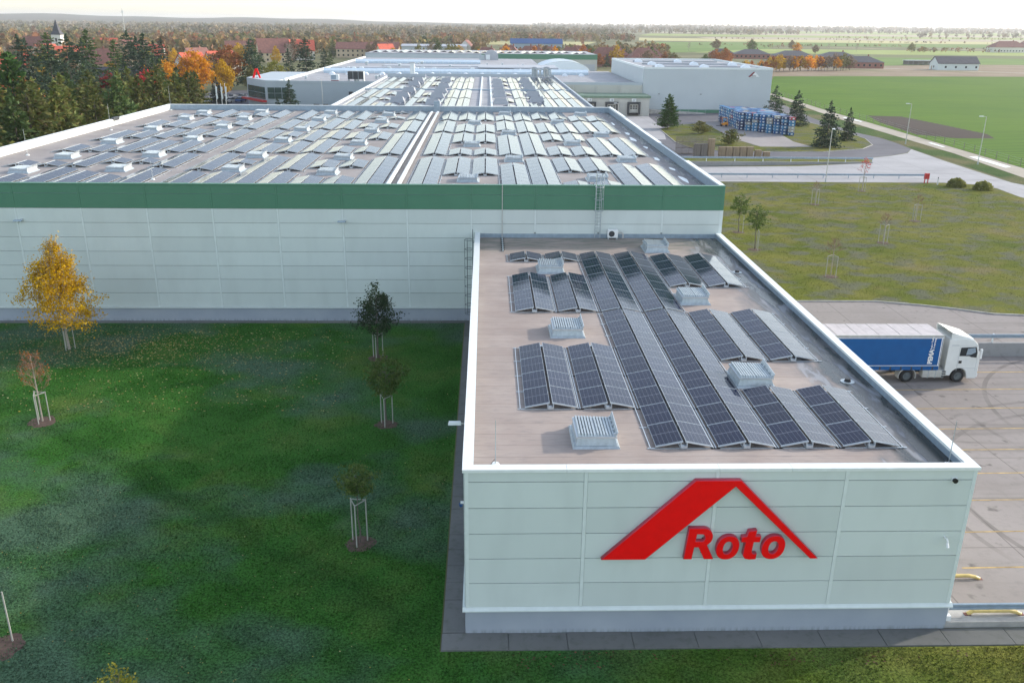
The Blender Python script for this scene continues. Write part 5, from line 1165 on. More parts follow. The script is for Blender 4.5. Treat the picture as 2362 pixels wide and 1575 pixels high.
BELT = [(-60.5, 104, 13), (-61, 110, 13.4), (-60, 116, 13.7), (-60.6, 121.5, 15.2), (-62, 127, 13.9), (-61.5, 132, 14.4), (-64, 138, 14.9), (-61.5, 143, 13.2), (-65, 149, 13.6), (-62, 154, 13.9), (-63.6, 159, 14.1), (-61.8, 164, 13.4), (-65.6, 169, 14.4), (-62.5, 174, 14.6), (-66.5, 180, 13.2), (-63, 185.5, 12.6), (-67.3, 191, 12.7), (-64, 196, 12.4), (-67.9, 202, 13.0), (-66, 208, 11.8), (-68.5, 215, 11.4), (-58.5, 97, 12.6), (-58.2, 90, 12.4), (-68, 118, 14.5), (-69, 130, 14.5), (-70, 142, 14), (-71, 155, 14.2), (-72, 168, 13.8), (-73, 182, 13.2), (-56.5, 84, 12.0)]
for k, (x, y, h) in enumerate(BELT):
    put_tree('spruce_tree', V_['spruce'][k % 2], (x+TR.uniform(-.6, .6), y, 0), 'loose olive green spruce in the dense belt beside the big hall', 'spruces in the belt beside the big hall', TR.uniform(0, 6), (h+.9)/14, TR.choice(['needle_olive', 'needle_olive', 'needle_green']))
put_tree('cypress_tree', V_['cyp'][0], (-76.0, 148, 0), 'broad smooth dark green columnar cypress above the spruce belt', None, 0, 1.24)
TALL = [(-115, 230, 19.2), (-112.4, 250, 19), (-112, 262, 20.2), (-112.7, 240, 16.8), (-104, 260, 17.6), (-121, 245, 18), (-103, 280, 19.2), (-115.5, 300, 19.4), (-104.8, 300, 17.5), (-108, 288, 18), (-98, 250, 13), (-100, 232, 13.5), (-95, 218, 13), (-127, 270, 19), (-96, 272, 12.5), (-84.9, 332, 16.5), (-74, 345, 13.5), (-68.9, 352, 17), (-66, 375, 13), (-88, 350, 15), (-118, 330, 16), (-130, 300, 17), (-61, 360, 12), (-90, 205, 12.5), (-86, 190, 12)]
for k, (x, y, h) in enumerate(TALL):
    put_tree('conifer_tree', V_['tall'][k % 2], (x, y, 0), 'tall dark conifer rising behind the spruce belt', 'tall conifers behind the spruce belt', TR.uniform(0, 6), h/19*1.02, TR.choice(['needle_green', 'needle_dark', 'needle_dark']))
for x, y, h, mt, lb, sh in ((-92, 290, 14.2, 'leaf_orange', 'largest glowing orange tree by the car park', 0), (-98.5, 284, 11.6, 'leaf_orange', 'lower orange tree left of the largest orange tree beside spruces', 2), (-86, 300, 11.6, 'leaf_yellow', 'amber tree half behind the largest orange tree near flagpoles', 1), (-99, 268, 9.5, 'leaf_red', 'crimson small tree in front of the dark roofed house', 2), (-107, 262, 9.4, 'leaf_red', 'second crimson tree next to the olive spruces', 2), (-89, 262, 8.6, 'leaf_olive', 'olive bushy tree at the end of the spruce belt', 2), (-73, 318, 10.5, 'leaf_lime', 'yellow green round tree before the factory entrance', 0), (-80, 312, 9.5, 'leaf_olive', 'pale olive loose tree beside the yellow green tree', 1), (-106, 205, 13.5, 'leaf_rust', 'rusty brown tree showing over the spruce belt', 0), (-116, 215, 13, 'leaf_rust', 'rust coloured tree next to the cypress', 2), (-92, 330, 15, 'leaf_rust', 'copper brown broad tree behind the amber tree', 0)):
    put_tree('deciduous_tree', V_['full'][sh] if mt in ('leaf_orange', 'leaf_yellow') else V_['dec'][sh], (x, y, 0), lb, None, TR.uniform(0, 6), h/(12, 13, 9)[sh], mt)
put_tree('blue_spruce', cS, (-79, 268, 0), 'dark blue spruce by the white flagpoles', None, 0, .95, 'needle_blue'); put_tree('spruce_tree', cS, (-52.5, 243, 0), 'slim dark spruce before the grey factory wall', None, 1.5, 1.0, zs=1.08)
put_tree('spruce_tree', cS, (-56.5, 246, 0), 'short dark spruce beside the factory entrance', None, .5, .5)
# greenery that stands in and round the village, one tree each
def scatter(n, xr, yr, kinds, label, group, hs, name='village_tree', seed=1, skip=None):
    q = random.Random(seed); k = 0; tries = 0
    while k < n and tries < n*20:
        tries += 1; y = yr[0]+(yr[1]-yr[0])*q.random(); f = (xr[0]+(xr[1]-xr[0])*q.random()); x = f*y
        if skip and skip(x, y): continue
        sh, mt = q.choice(kinds); me = q.choice(V_[sh]); base = {'spruce': 14, 'tall': 19, 'dec': 12, 'small': 7.5, 'cyp': 15, 'bare': 12}[sh]
        put_tree(name, me, (x, y, 0), label, group, q.uniform(0, 6), q.uniform(*hs)/base, mt if sh != 'bare' else None); k += 1
blk = lambda x, y: (-60 < x < 56 and y < 505) or (40 < x < 90 and y < 330)
AUT = [('dec', 'leaf_rust'), ('dec', 'leaf_olive'), ('dec', 'leaf_brown'), ('small', 'leaf_brown'), ('small', 'leaf_olive'), ('dec', 'leaf_yellow'), ('tall', 'needle_dark'), ('tall', 'needle_green'), ('dec', 'leaf_tan'), ('bare', None), ('dec', 'leaf_green')]
scatter(70, (-.58, -.26), (300, 560), AUT, 'autumn tree among the village houses', 'trees among the village houses', (7, 13), seed=3, skip=blk)
scatter(46, (-.27, -.02), (505, 640), AUT, 'autumn tree behind the far hall', 'trees behind the far hall', (7, 13), seed=4, skip=blk)
scatter(50, (-.02, .27), (505, 600), [('dec', 'leaf_rust'), ('dec', 'leaf_olive'), ('dec', 'leaf_orange'), ('small', 'leaf_rust'), ('small', 'leaf_yellow'), ('dec', 'leaf_brown'), ('dec', 'leaf_green'), ('tall', 'needle_dark')], 'autumn tree in the housing estate behind the warehouse', 'trees in the housing estate', (6, 11), seed=5, skip=blk)
scatter(30, (.17, .31), (405, 500), [('small', 'leaf_orange'), ('small', 'leaf_yellow'), ('small', 'leaf_olive'), ('small', 'leaf_rust'), ('spruce', 'needle_dark'), ('small', 'leaf_brown')], 'small tree of the planted strip behind the warehouse', 'planted strip behind the warehouse', (5, 8), seed=6, skip=lambda x, y: blk(x, y) or x > 148)
for k in range(26):
    x = 150+k*2.3+TR.uniform(-.6, .6); y = 492+k*1.0+TR.uniform(-5, 5)
    put_tree('row_tree', V_['small'][k % 2], (x, y, 0), 'orange leaved tree in the straight row beside the brick house', 'orange trees in a row', TR.uniform(0, 6), TR.uniform(.85, 1.15), TR.choice(['leaf_orange', 'leaf_orange', 'leaf_yellow', 'leaf_rust', 'leaf_brown'] if k < 21 else ['leaf_brown', 'leaf_olive']))
for x, y, h, kd, mt, lb in ((346, 923, 8, 'bare', None, 'bare tree alone in the green field behind the brick house'), (366, 901, 9, 'bare', None, 'bare tree beside the dark hedge line in the field'), (415, 889, 9, 'dec', 'leaf_olive', 'sparse olive tree in the field by the dark hedge'), (302, 905, 10, 'dec', 'leaf_brown', 'brown round tree behind the row houses'), (255, 880, 11, 'dec', 'leaf_brown', 'tall brown tree above the orange row'), (232, 800, 11, 'dec', 'leaf_green', 'round green tree above the new roofs'), (262, 770, 10, 'dec', 'leaf_orange', 'orange round tree above the new roofs'), (213, 850, 11, 'dec', 'leaf_brown', 'brown tree before the light green field'), (190, 860, 9, 'bare', None, 'thin bare tree before the light green field'), (285, 790, 8, 'dec', 'leaf_brown', 'small brown tree behind the hip roof house')):
    put_tree('field_tree', V_[kd][0], (x, y, 0), lb, None, x, h/12, mt)

# far woods and hedges: masses nobody could count
def woods(name, label, areas, mat, seed, cardn=26):
    rng = np.random.default_rng(seed); P = []; S = []; T = []
    for (x0, x1, y0, y1, n, h) in areas:
        y = rng.uniform(y0, y1, n); x = rng.uniform(x0, x1, n)*(y if abs(x0) < 3 and abs(x1) < 3 else 1)
        keep = np.sin(x*.021+1.3*np.sin(y*.006))+np.sin(y*.013+x*.004+seed)+rng.normal(size=n)*.7 > -.55
        x, y = x[keep], y[keep]; n = len(x)
        hh = h*rng.uniform(.5, 1.2, n); T.append(np.repeat(rng.random(n), cardn)); u = rng.normal(size=(n, cardn, 3)); u /= np.linalg.norm(u, axis=2)[:, :, None]
        r = rng.uniform(.35, 1, (n, cardn, 1)); pt = u*r*np.stack([hh*.42, hh*.42, hh*.46], 1)[:, None, :]
        pt[:, :, 0] += x[:, None]; pt[:, :, 1] += y[:, None]; pt[:, :, 2] += hh[:, None]*.52
        P.append(pt.reshape(-1, 3)); S.append(np.repeat(hh, cardn))
    P = np.concatenate(P); S = np.concatenate(S)[:, None]; V, F = cards(P, S*.34, S*.28, rng); me = npmesh(name, V, F, [mat]); at = me.attributes.new('tint', 'FLOAT', 'FACE'); at.data.foreach_set('value', np.concatenate(T).astype(np.float32))
    o = ob(name, me); o['kind'] = 'stuff'; o['label'] = label; o['category'] = 'woods'; return o
woods('woodland', 'mixed autumn woodland and gardens beyond the village houses', [(-.62, -.30, 560, 1100, 900, 11), (-.30, .0, 640, 1100, 700, 11), (-.62, -.05, 1100, 1400, 420, 11), (.0, .2, 600, 820, 260, 9), (-.05, .16, 1100, 1500, 420, 11)], 'wood_mid', 71)
woods('far_woodland', 'pale hazy woods on the far plain', [(-.65, -.02, 1400, 2600, 1700, 13), (-.30, .14, 1500, 2600, 1300, 14), (-.65, .1, 2600, 4300, 2200, 15), (.10, .34, 2300, 2600, 260, 13), (.28, .66, 3000, 3300, 420, 13), (.45, .7, 2100, 2200, 120, 12), (.05, .75, 4300, 5200, 1500, 18), (.1, .3, 3300, 3600, 300, 15), (.05, .8, 5800, 6800, 1500, 24)], 'wood_far', 72)
woods('hedgerow', 'dark hedgerows between the far fields', [(420, 520, 905, 925, 90, 5), (480, 560, 1000, 1012, 60, 3), (260, 520, 1120, 1128, 70, 3), (420, 900, 1380, 1392, 90, 4), (700, 1300, 1860, 1880, 120, 5), (400, 1000, 1630, 1642, 90, 4), (150, 330, 1010, 1020, 70, 5)], 'wood_mid', 73, 12)
# turf: short tufts nobody could count
def turf(name, label, mat, areas, size, seed):
    rng = np.random.default_rng(seed); Q = []
    for (x0, x1, y0, y1, n, z) in areas:
        x = rng.uniform(x0, x1, n); y = rng.uniform(y0, y1, n)
        k = np.sin(x*1.9+np.sin(y*1.3)*2)+np.sin(y*2.3+np.sin(x*1.1)*2)+rng.normal(size=n)*1.1 > -.6
        x, y = x[k], y[k]; Q.append(np.c_[x, y, np.full(len(x), z+size*.35)])
    P = np.concatenate(Q); V, F = cards(P, size, size*.42, rng, np.tile([0, 0, 1.], (len(P), 1)), .55)
    o = ob(name, npmesh(name, V, F, [mat])); o['kind'] = 'stuff'; o['label'] = label; o['category'] = 'grass'
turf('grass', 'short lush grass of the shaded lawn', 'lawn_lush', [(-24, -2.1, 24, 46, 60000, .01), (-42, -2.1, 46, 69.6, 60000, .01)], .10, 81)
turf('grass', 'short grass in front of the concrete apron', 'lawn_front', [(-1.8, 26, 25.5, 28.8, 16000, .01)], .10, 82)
turf('grass', 'short dry grass of the sunny lawn', 'lawn_dry', [(20, 39, 76.6, 139.6, 45000, .10), (39, 47.5, 76.4, 139.6, 18000, .10), (47.5, 78, 73, 138, 55000, .10)], .085, 83)
# fallen leaves
rng = np.random.default_rng(9)
def litter(name, pts, mat, size, label):
    P = np.asarray(pts); V, F = cards(P, size, size*.75, rng, np.tile([1., 0, 0], (len(P), 1)), .8); V = V.reshape(-1, 3); V[:, 2] = np.clip(P[:, 2].repeat(4)+(V[:, 2]-P[:, 2].repeat(4))*.3, .016, None)
    o = ob(name, npmesh(name, V, F, [mat])); o['kind'] = 'stuff'; o['label'] = label; o['category'] = 'leaves'
a = rng.normal(size=(2600, 2))*(5.5, 2.4)+(-27.5, 64.2); b2 = rng.uniform(size=(1500, 2))*(30, 16)+(-40, 52); a = np.concatenate([a, b2]); a = a[(a[:, 1] < 69.6)]
litter('fallen_leaves', np.c_[a, np.full(len(a), .03)], 'litter', .14, 'yellow fallen leaves scattered round the golden tree')
c = rng.uniform(size=(420, 2))*(22, 1.0)+(1, 27.8); c = c[rng.random(len(c)) < .35+.65*(np.sin(c[:, 0]*1.7)+np.sin(c[:, 0]*.6) > .6)]
litter('fallen_leaves', np.c_[c, np.full(len(c), .03)], 'litter_brown', .12, 'brown fallen leaves along the concrete apron')
d = rng.uniform(size=(1100, 2))*(32, 40)+(-34, 24); d = d[d[:, 0] < -2.2]
litter('fallen_leaves', np.c_[d, np.full(len(d), .025)], 'litter', .07, 'small pale leaves and daisies dotted over the lush lawn')

# ================================================================== VILLAGE AND NEW HOUSES
HM = {}
def house(x, y, rz, w_, d_, h, rh, wall, roof, label, hip=False, group=None, chim=True, win=True, name='house'):
    t_ = thing(name, label, 'house', (x, y, 0), rz, group)
    if hip: MB().box(-w_/2, w_/2, -d_/2, d_/2, 0, h).obj('wall', wall, t_)
    else: MB().box(-w_/2, w_/2, -d_/2, d_/2, 0, h).prism([(-d_/2, h), (0, h+rh), (d_/2, h)], 'x', -w_/2, w_/2).obj('wall', wall, t_)
    g = MB(); e = .5
    if hip:
        i = len(g.v); rl = max(.2, (w_-d_)/2); g.v += [(-w_/2-e, -d_/2-e, h), (w_/2+e, -d_/2-e, h), (w_/2+e, d_/2+e, h), (-w_/2-e, d_/2+e, h), (-rl, 0, h+rh), (rl, 0, h+rh)]
        for f in ((0, 1, 5, 4), (1, 2, 5), (2, 3, 4, 5), (3, 0, 4), (3, 2, 1, 0)): g.f.append(tuple(i+q for q in f)); g.m.append(0)
    else:
        k = rh/(d_/2)
        for s in (-1, 1): g.hexa([(-w_/2-e, s*(d_/2+e), h-k*e+.02), (w_/2+e, s*(d_/2+e), h-k*e+.02), (w_/2+e, 0, h+rh+.02), (-w_/2-e, 0, h+rh+.02), (-w_/2-e, s*(d_/2+e), h-k*e+.22), (w_/2+e, s*(d_/2+e), h-k*e+.22), (w_/2+e, 0, h+rh+.22), (-w_/2-e, 0, h+rh+.22)])
    ro = g.obj('roof', roof, t_)
    if chim: MB().box(w_*.15, w_*.15+.7, -.35, .35, h+rh*.5, h+rh+1.0).obj('chimney', 'brick_red', ro)
    if win:
        wm = HM.setdefault('w', MB().box(-.55, .55, -.05, .0, 0, 1.2).mesh('window', 'glass')); n = max(2, int(w_/3))
        for i in range(n):
            if not (name == 'white_house' and i % 2 == 0): ob('window', wm, t_, (-w_/2+(i+.5)*w_/n, -d_/2-.002, 1.2))
            if h > 5: ob('window', wm, t_, (-w_/2+(i+.5)*w_/n, -d_/2-.002, 4.0))
        q = ob('window', wm, t_, (-w_/2-.002, 0, 1.2)); q.rotation_euler.z = -math.pi/2
        MB().box(-w_/2-.06, -w_/2+.0, d_*.2, d_*.2+1, .1, 2.2).obj('door', 'wood', t_)
    return t_
VG = 'red roofed village houses'; VL = 'village house with a red tiled roof among trees'
for (x, y, rz, w_, d_, h, rh, wl_, rf) in [(-184, 360, .3, 14, 9, 5.5, 5, 'plaster', 'roof_red'), (-134, 420, 1.1, 13, 9, 4.5, 5.2, 'plaster', 'roof_red'), (-122, 424, .9, 13, 9, 4.8, 5.5, 'plaster', 'roof_red'), (-285, 700, .4, 16, 10, 4, 6, 'plaster', 'roof_red'), (-126, 604, 1.2, 16, 10, 5, 7, 'plaster', 'roof_red'), (-118, 596, .2, 14, 9, 6, 6, 'plaster', 'roof_red'), (-65.7, 600, .8, 12, 8, 4, 6, 'plaster_ochre', 'roof_red'), (-210, 470, .5, 14, 9, 5, 5.5, 'plaster', 'roof_red'), (-236, 500, 1.3, 14, 9, 5, 5.5, 'plaster', 'roof_red'), (-260, 480, .2, 16, 9, 5, 5, 'plaster_ochre', 'roof_red'), (-215, 395, .9, 13, 9, 5, 5, 'plaster', 'roof_red'), (-188, 520, .1, 15, 9, 5, 5.5, 'plaster', 'roof_red')]:
    house(x, y, rz, w_, d_, h, rh, wl_, rf, VL, False, VG)
BG = 'brown roofed village houses'; BL = 'village house with a dull brown roof among trees'
for (x, y, rz, w_, d_, h, rh) in [(-175, 420, .2, 13, 9, 5, 6), (-128, 556, .4, 18, 12, 6, 7.5), (-150, 480, 1.0, 13, 9, 5, 5), (-90, 640, .0, 26, 12, 6, 4), (-72, 655, .0, 20, 10, 6, 4), (-160, 600, .3, 16, 10, 5, 6), (-230, 610, .7, 15, 10, 5, 6), (-300, 560, .2, 15, 10, 5, 6)]:
    house(x, y, rz, w_, d_, h, rh, 'plaster_ochre', 'roof_brown', BL, False, BG)
house(-115.5, 205, .2, 12, 10, 9.0, 4.5, 'plaster', 'roof_red', 'white house with red lower wall at the edge of the spruce belt')
house(-110, 295, 0, 30, 9, 5.2, 4.0, 'plaster', 'roof_dark', 'long low house with a dark roof and white chimneys behind crimson trees')
house(-36, 640, 0, 44, 16, 8, 1.2, 'wall_grey', 'roof_grey', 'long pale grey hall beyond the far green banded hall', chim=False, name='grey_hall')
house(-14, 652, 1.4, 12, 10, 7, 5, 'plaster', 'roof_brown', 'white gabled house at the end of the long grey hall')
house(41, 760, 0, 42, 14, 8, 3.5, 'steel_blue', 'navy', 'long hall with a blue roof far behind the estate', chim=False, name='blue_hall')
ER = random.Random(8); EG = 'red brown roofs of the housing estate'; EL = 'estate house with red brown hip roof behind autumn trees'
for k in range(15):
    x = 2+k*7.6+ER.uniform(-3, 3); y = 545+(k % 3)*26+ER.uniform(-6, 6)
    house(x, y, ER.uniform(-.3, .3), ER.uniform(12, 17), ER.uniform(9, 12), 5, ER.uniform(4.5, 6), 'brick_red', 'roof_brown', EL, True, EG)
for (x, y, w_, d_, lb) in ((228, 552, 23, 15, None), (246, 640, 26, 16, 'dark hip roofed brick house behind the brick shell'), (222, 662, 27, 16, 'long dark roofed row house behind the orange row'), (200, 690, 26, 16, 'grey roofed house shell with pale rafters in the row'), (180, 700, 18, 12, 'dark roofed house at the end of new row')):
    house(x, y, -.12, w_, d_, 3.4, 3.4, 'brick_red', 'roof_dark', lb or 'unfinished red brick bungalow with a dark hip roof by the field', True, None, True, True, 'brick_house')
house(277, 535, -.02, 24, 11, 3.9, 3.6, 'wall_white', 'roof_dark', 'new white barn shaped house with dark gabled roof beside the field', False, None, False, True, 'white_house')
for x, y, w_, lb in ((530, 925, 34, 'wide house with dark hip roof and grey wall far over the fields'), (600, 1000, 30, 'white walled house with dark red hip roof far over the fields')):
    house(x, y, 0, w_, 16, 5, 6, 'plaster', 'roof_brown', lb, True)
st = thing('unfinished_house', 'grey concrete frame of an unfinished house on brown ground', 'house frame', (288, 602, 0))
for k in range(6): MB().box(-9+k*3.4, -8.6+k*3.4, -3, -2.6, 0, 2.6).obj('pillar', 'retaining', st)
MB().box(-10, 9.5, -3.2, 4, 2.6, 2.95).obj('slab', 'roof_grey', st); MB().box(-9.5, 9, 3, 3.3, 0, 2.6).obj('back_wall', 'retaining', st)
sheet('site_road', [(236, 545), (300, 497), (306, 497), (242, 548)], .08, 'track_dirt')
church = thing('church', 'white village church with pointed dark spire and brown nave roof', 'church', (-256, 560, 0))
MB().box(-2.7, 2.7, -2.7, 2.7, 0, 14.5).obj('tower', 'plaster', church); g = MB(); g.frustum(-3.0, 3.0, -3.0, 3.0, 14.5, 16.5, 1.2); g.frustum(-1.8, 1.8, -1.8, 1.8, 16.5, 23.0, 1.75); g.obj('spire', 'roof_dark', church)
for dx in (-.9,): MB().box(-.5, .5, -2.76, -2.7, 10.5, 12.6).obj('louvre', 'black', church)
MB().box(-20, -2.7, -4.5, 4.5, 0, 8).prism([(-4.5, 8), (0, 13), (4.5, 8)], 'x', -20, -2.7).obj('nave', 'plaster', church)
g = MB()
for s in (-1, 1): g.hexa([(-20.4, s*5, 7.5), (-2.75, s*5, 7.5), (-2.75, 0, 13.1), (-20.4, 0, 13.1), (-20.4, s*5, 7.8), (-2.75, s*5, 7.8), (-2.75, 0, 13.4), (-20.4, 0, 13.4)])
g.obj('nave_roof', 'roof_brown', church)
ms = thing('radio_mast', 'thin grey radio mast rising over the village trees', 'mast', (-347, 900, 0)); MB().tube((0, 0, 0), (0, 0, 33), .5, .22, 6).obj('mast', 'silver', ms); MB().tube((0, 0, 33), (0, 0, 37), .1, .05, 5).obj('antenna', 'white', ms); MB().box(-.9, .9, -.2, .2, 29, 31).obj('panel_antenna', 'white', ms)

# ================================================================== CAR PARK, CRATES, PALLETS, FORKLIFT
sheet('car_park', [(-96, 262), (-70.5, 262), (-70.5, 300), (-62, 300), (-62, 330), (-96, 330)], .02, 'asphalt')
for x in (-72.8, -71.4, -70.3):
    fp_ = thing('flagpole', 'white flagpole with furled banner near the factory entrance', 'flagpole', (x, 246, 0), 0, 'flagpoles by the factory'); MB().tube((0, 0, 0), (0, 0, 7.8), .07, .05, 7).obj('pole', 'white', fp_)
    g = MB(); g.prism([(0, 7.0), (.45, 6.9), (.30, 5.4), (.42, 4.0), (.12, 3.6), (0, 3.9)], 'y', -.03, .03); g.obj('banner', 'cap_white', fp_)
CP = {}
def car(x, y, rz, mat, lb, group):
    if 'b' not in CP:
        CP['b'] = MB().prism([(-2.1, .35), (-2.15, .75), (-1.9, .95), (-1.2, .98), (.9, .95), (1.9, .80), (2.15, .65), (2.15, .35)], 'y', -.85, .85).mesh('body', 'white')
        g = MB(); g.hexa([(-1.75, -.78, .95), (1.15, -.78, .93), (1.15, .78, .93), (-1.75, .78, .95), (-1.15, -.62, 1.45), (.35, -.62, 1.45), (.35, .62, 1.45), (-1.15, .62, 1.45)]); CP['c'] = g.mesh('windows', 'glass')
        CP['r'] = MB().box(-1.12, .32, -.6, .6, 1.452, 1.48).mesh('roof', 'white'); CP['w'] = MB().tube((0, -.1, 0), (0, .1, 0), .31, None, 12).mesh('wheel', 'rubber')
    t_ = thing('parked_car', lb, 'car', (x, y, .02), rz, group)
    b_ = ob('body', CP['b'], t_); setmat(b_, 0, mat); ob('windows', CP['c'], t_); r_ = ob('roof', CP['r'], t_); setmat(r_, 0, mat)
    for wx in (-1.35, 1.35):
        for wy in (-.82, .82): ob('wheel', CP['w'], t_, (wx, wy, .31))
for k, mt in enumerate(['white', 'silver', 'dark_metal', 'silver', 'navy', 'white', 'black', 'silver', 'silver', 'white']):
    car(-86.5+(k % 5)*2.7, 276+(k//5)*14+(k % 5)*1.2, 1.35, mt, {'white': 'white', 'silver': 'silver', 'dark_metal': 'dark grey', 'navy': 'dark blue', 'black': 'black'}[mt]+' car parked before the factory entrance', 'cars in the factory car park')
CR = random.Random(12)
plain('crate_blue', (.014, .10, .27), .5, 0, .2, 2); plain('crate_light', (.05, .21, .38), .5, 0, .2, 2); plain('crate_navy', (.008, .035, .12), .5, 0, .2, 2); plain('crate_pale', (.36, .34, .30), .6, 0, .2, 2); plain('crate_red', (.34, .04, .05), .5, 0, .2, 2)
cw_, cdp, chh = 1.15, 1.55, .68
g = MB(); g.frustum(-cw_/2+.08, cw_/2-.08, -cdp/2+.08, cdp/2-.08, .06, chh-.14, -.03); g.box(-cw_/2, cw_/2, -cdp/2, cdp/2, chh-.14, chh-.02); 
for sx in (-1, 1):
    g.box(sx*.42-.08, sx*.42+.08, -cdp/2+.05, cdp/2-.05, 0, .07)
g.box(-.22, .22, -cdp/2-.005, -cdp/2+.09, .22, .48, 1); g.box(-cw_/2-.005, -cw_/2+.09, -.25, .25, .22, .48, 1)
CRATE = g.mesh('storage_crate', ['crate_blue', 'cap_white'])
nc = 0; rows = 13
depthrow = {}
for i in range(8):
    yfr = 214.0-i*1.55
    for j in range(rows):
        y = yfr+j*1.68
        if y > 233: break
        nz = 6 if CR.random() > .12 else 5
        front = j == 0 or (i > 0 and False)
        for k in range(nz):
            left_open = (i == 0) or (y > 0 and (y-1.0) < (214.0-(i-1)*1.55)-.8)
            if not (k >= nz-1 or j == 0 or left_open): continue
            mt = CR.choice(['crate_blue']*5+['crate_light']*4+['crate_navy']*2+['crate_pale', 'crate_red'][:1] if CR.random() < .93 else ['crate_pale', 'crate_red'])
            o = ob('storage_crate', CRATE, None, (61.2+i*1.24+CR.uniform(-.04, .04), y+CR.uniform(-.08, .08), .13+k*chh), CR.uniform(-.02, .02)); setmat(o, 0, mt)
            cn = {'crate_blue': 'blue', 'crate_light': 'light blue', 'crate_navy': 'dark blue', 'crate_pale': 'pale grey', 'crate_red': 'dark red'}[mt]
            tag(o, cn+' storage crate in the large block of stacked crates', 'crate', cn+' crates in the stack'); nc += 1
fk = thing('forklift', 'small orange forklift standing at the side of the blue crates', 'forklift', (59.0, 221, .13), R(160))
MB().prism([(-1.0, .3), (-1.0, 1.0), (-.3, 1.05), (.6, .7), (.8, .3)], 'y', -.5, .5).obj('body', 'orange_paint', fk); MB().box(.85, .95, -.45, -.35, .1, 2.4).box(.85, .95, .35, .45, .1, 2.4).box(.85, .95, -.35, .35, 2.3, 2.4).obj('mast', 'dark_metal', fk)
g = MB()
for x, y in ((-.8, -.45), (-.8, .45), (.5, -.45), (.5, .45)): g.tube((x, y, .9), (x*.8, y, 2.1), .04, None, 5)
g.box(-.7, .5, -.5, .5, 2.1, 2.18); g.obj('overhead_guard', 'orange_paint', fk); MB().box(.9, 1.9, -.3, -.18, .1, .16).box(.9, 1.9, .18, .3, .1, .16).obj('fork', 'dark_metal', fk)
for x in (-.6, .55):
    for y in (-.5, .5): MB().tube((x, y-.09, .28), (x, y+.09, .28), .28, None, 12).obj('wheel', 'rubber', fk)
MB().box(-.55, -.1, -.3, .3, 1.0, 1.3).obj('seat', 'black', fk)
plm = MB()
for k in range(6): plm.box(-.6+k*.21, -.6+k*.21+.15, -.4, .4, .11, .135)
for yy in (-.4, -.05, .3): plm.box(-.6, .6, yy, yy+.1, 0, .11)
PAL = plm.mesh('pallet', 'wood')
def pallet_stack(x, y, n, label, rz=0, mat='wood', grey=False, group=None):
    t_ = thing('pallet_stack', label, 'pallet stack', (x, y, .02), rz, group)
    for k in range(n):
        o = ob('pallet', PAL, t_, (random.Random(k).uniform(-.03, .03), 0, k*.145)); 
        if grey: setmat(o, 0, 'wood_grey')
for k in range(3): pallet_stack(40.4+k*1.35, 169.2, (17, 17, 23)[k], ['dark stack of pallets by the roof edge', 'dark stack of pallets in the middle of the pallet group', 'tallest pale stack of wooden pallets'][k], 0, grey=k < 2)
for k in range(5): pallet_stack(45.2+k*1.35, 169.0, 13, 'pale wooden pallet stack in the long even row', 0, group='even row of pallet stacks')
pallet_stack(52.2, 168.9, 9, 'lower stack of wooden pallets after the long row'); pallet_stack(53.8, 168.8, 7, 'lowest stack of wooden pallets at the end of row')
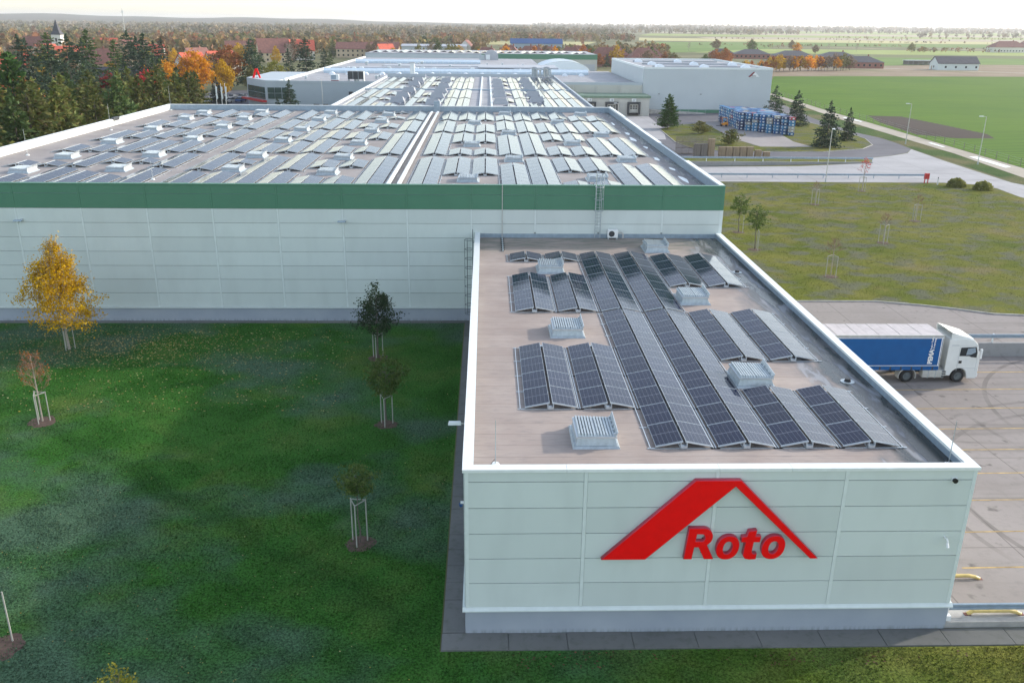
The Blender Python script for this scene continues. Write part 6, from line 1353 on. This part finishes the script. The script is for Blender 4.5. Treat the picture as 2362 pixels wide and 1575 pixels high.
def cage(x, y, label):
    t_ = thing('mesh_cage', label, 'cage', (x, y, .02), 0, 'mesh cages behind the pallets')
    for z in (0, 1.15, 2.3):
        g = MB(); g.box(-.6, .6, -.4, .4, z, z+.08); g.obj('base', 'wood_grey', t_)
        g = MB()
        for i in range(7): g.box(-.6+i*.195, -.57+i*.195, -.4, -.38, z+.08, z+1.1); g.box(-.6+i*.195, -.57+i*.195, .38, .4, z+.08, z+1.1)
        for i in range(5): g.box(-.6, .6, -.41, -.39, z+.1+i*.24, z+.13+i*.24); g.box(-.6, .6, .39, .41, z+.1+i*.24, z+.13+i*.24); g.box(-.61, -.59, -.4, .4, z+.1+i*.24, z+.13+i*.24)
        g.obj('mesh_side', 'wood_grey', t_)
for k in range(6): cage(37.6+k*1.3, 172.6+.1*k, 'grey mesh cage in tall stacked row behind the pallets')
rp = thing('entrance_ramp', 'stone faced ramp with thin handrail along the warehouse foot', 'ramp', (45.2, 253.2, 0)); g = MB(); g.hexa([(0, 0, 0), (17, 0, 0), (17, 3.6, 0), (0, 3.6, 0), (0, 0, 1.1), (17, 0, .06), (17, 3.6, .06), (0, 3.6, 1.1)]); g.obj('ramp_body', 'gravel_stone', rp)
g = MB(); g.path([(0, .1, 2.1), (17, .1, 1.1)], .035, 4); [g.tube((k*2.4, .1, 1.0-k*.14), (k*2.4, .1, 2.1-k*.14), .03, None, 4) for k in range(8)]; g.obj('handrail', 'galv', rp)
tag(MB().box(40, 45, 253, 256, 0, 1.2).obj('stone_wall', 'gravel_stone'), 'rough pale stone wall beside the dock doors', 'wall')
rs = thing('roof_sign', 'red letter A shaped sign standing on the entrance roof', 'sign', (-66.5, 266, 8.1)); g = MB(); g.prism([(-1.3, 0), (-.7, 0), (.0, 2.0), (.7, 0), (1.2, 0), (.35, 2.6), (-.35, 2.6)], 'y', -.15, .15); g.obj('letter_shape', 'red', rs); MB().box(-.4, .4, .15, .6, 0, .2).obj('base', 'galv', rs)

# ================================================================== AIR
hz = MB().box(-13500, 13500, -250, 13500, -2.5, 75).obj('haze', 'white'); hz.data.materials.clear()
hm = bpy.data.materials.new('haze'); hm.use_nodes = True; hm.node_tree.nodes.clear()
pv = hm.node_tree.nodes.new('ShaderNodeVolumePrincipled'); ho = hm.node_tree.nodes.new('ShaderNodeOutputMaterial'); hm.node_tree.links.new(pv.outputs[0], ho.inputs['Volume'])
pv.inputs['Color'].default_value = (.98, .985, 1, 1); pv.inputs['Density'].default_value = .00011; pv.inputs['Anisotropy'].default_value = .3
hz.data.materials.append(hm); hz['kind'] = 'stuff'; hz['label'] = 'pale autumn haze over the plain'; hz['category'] = 'haze'
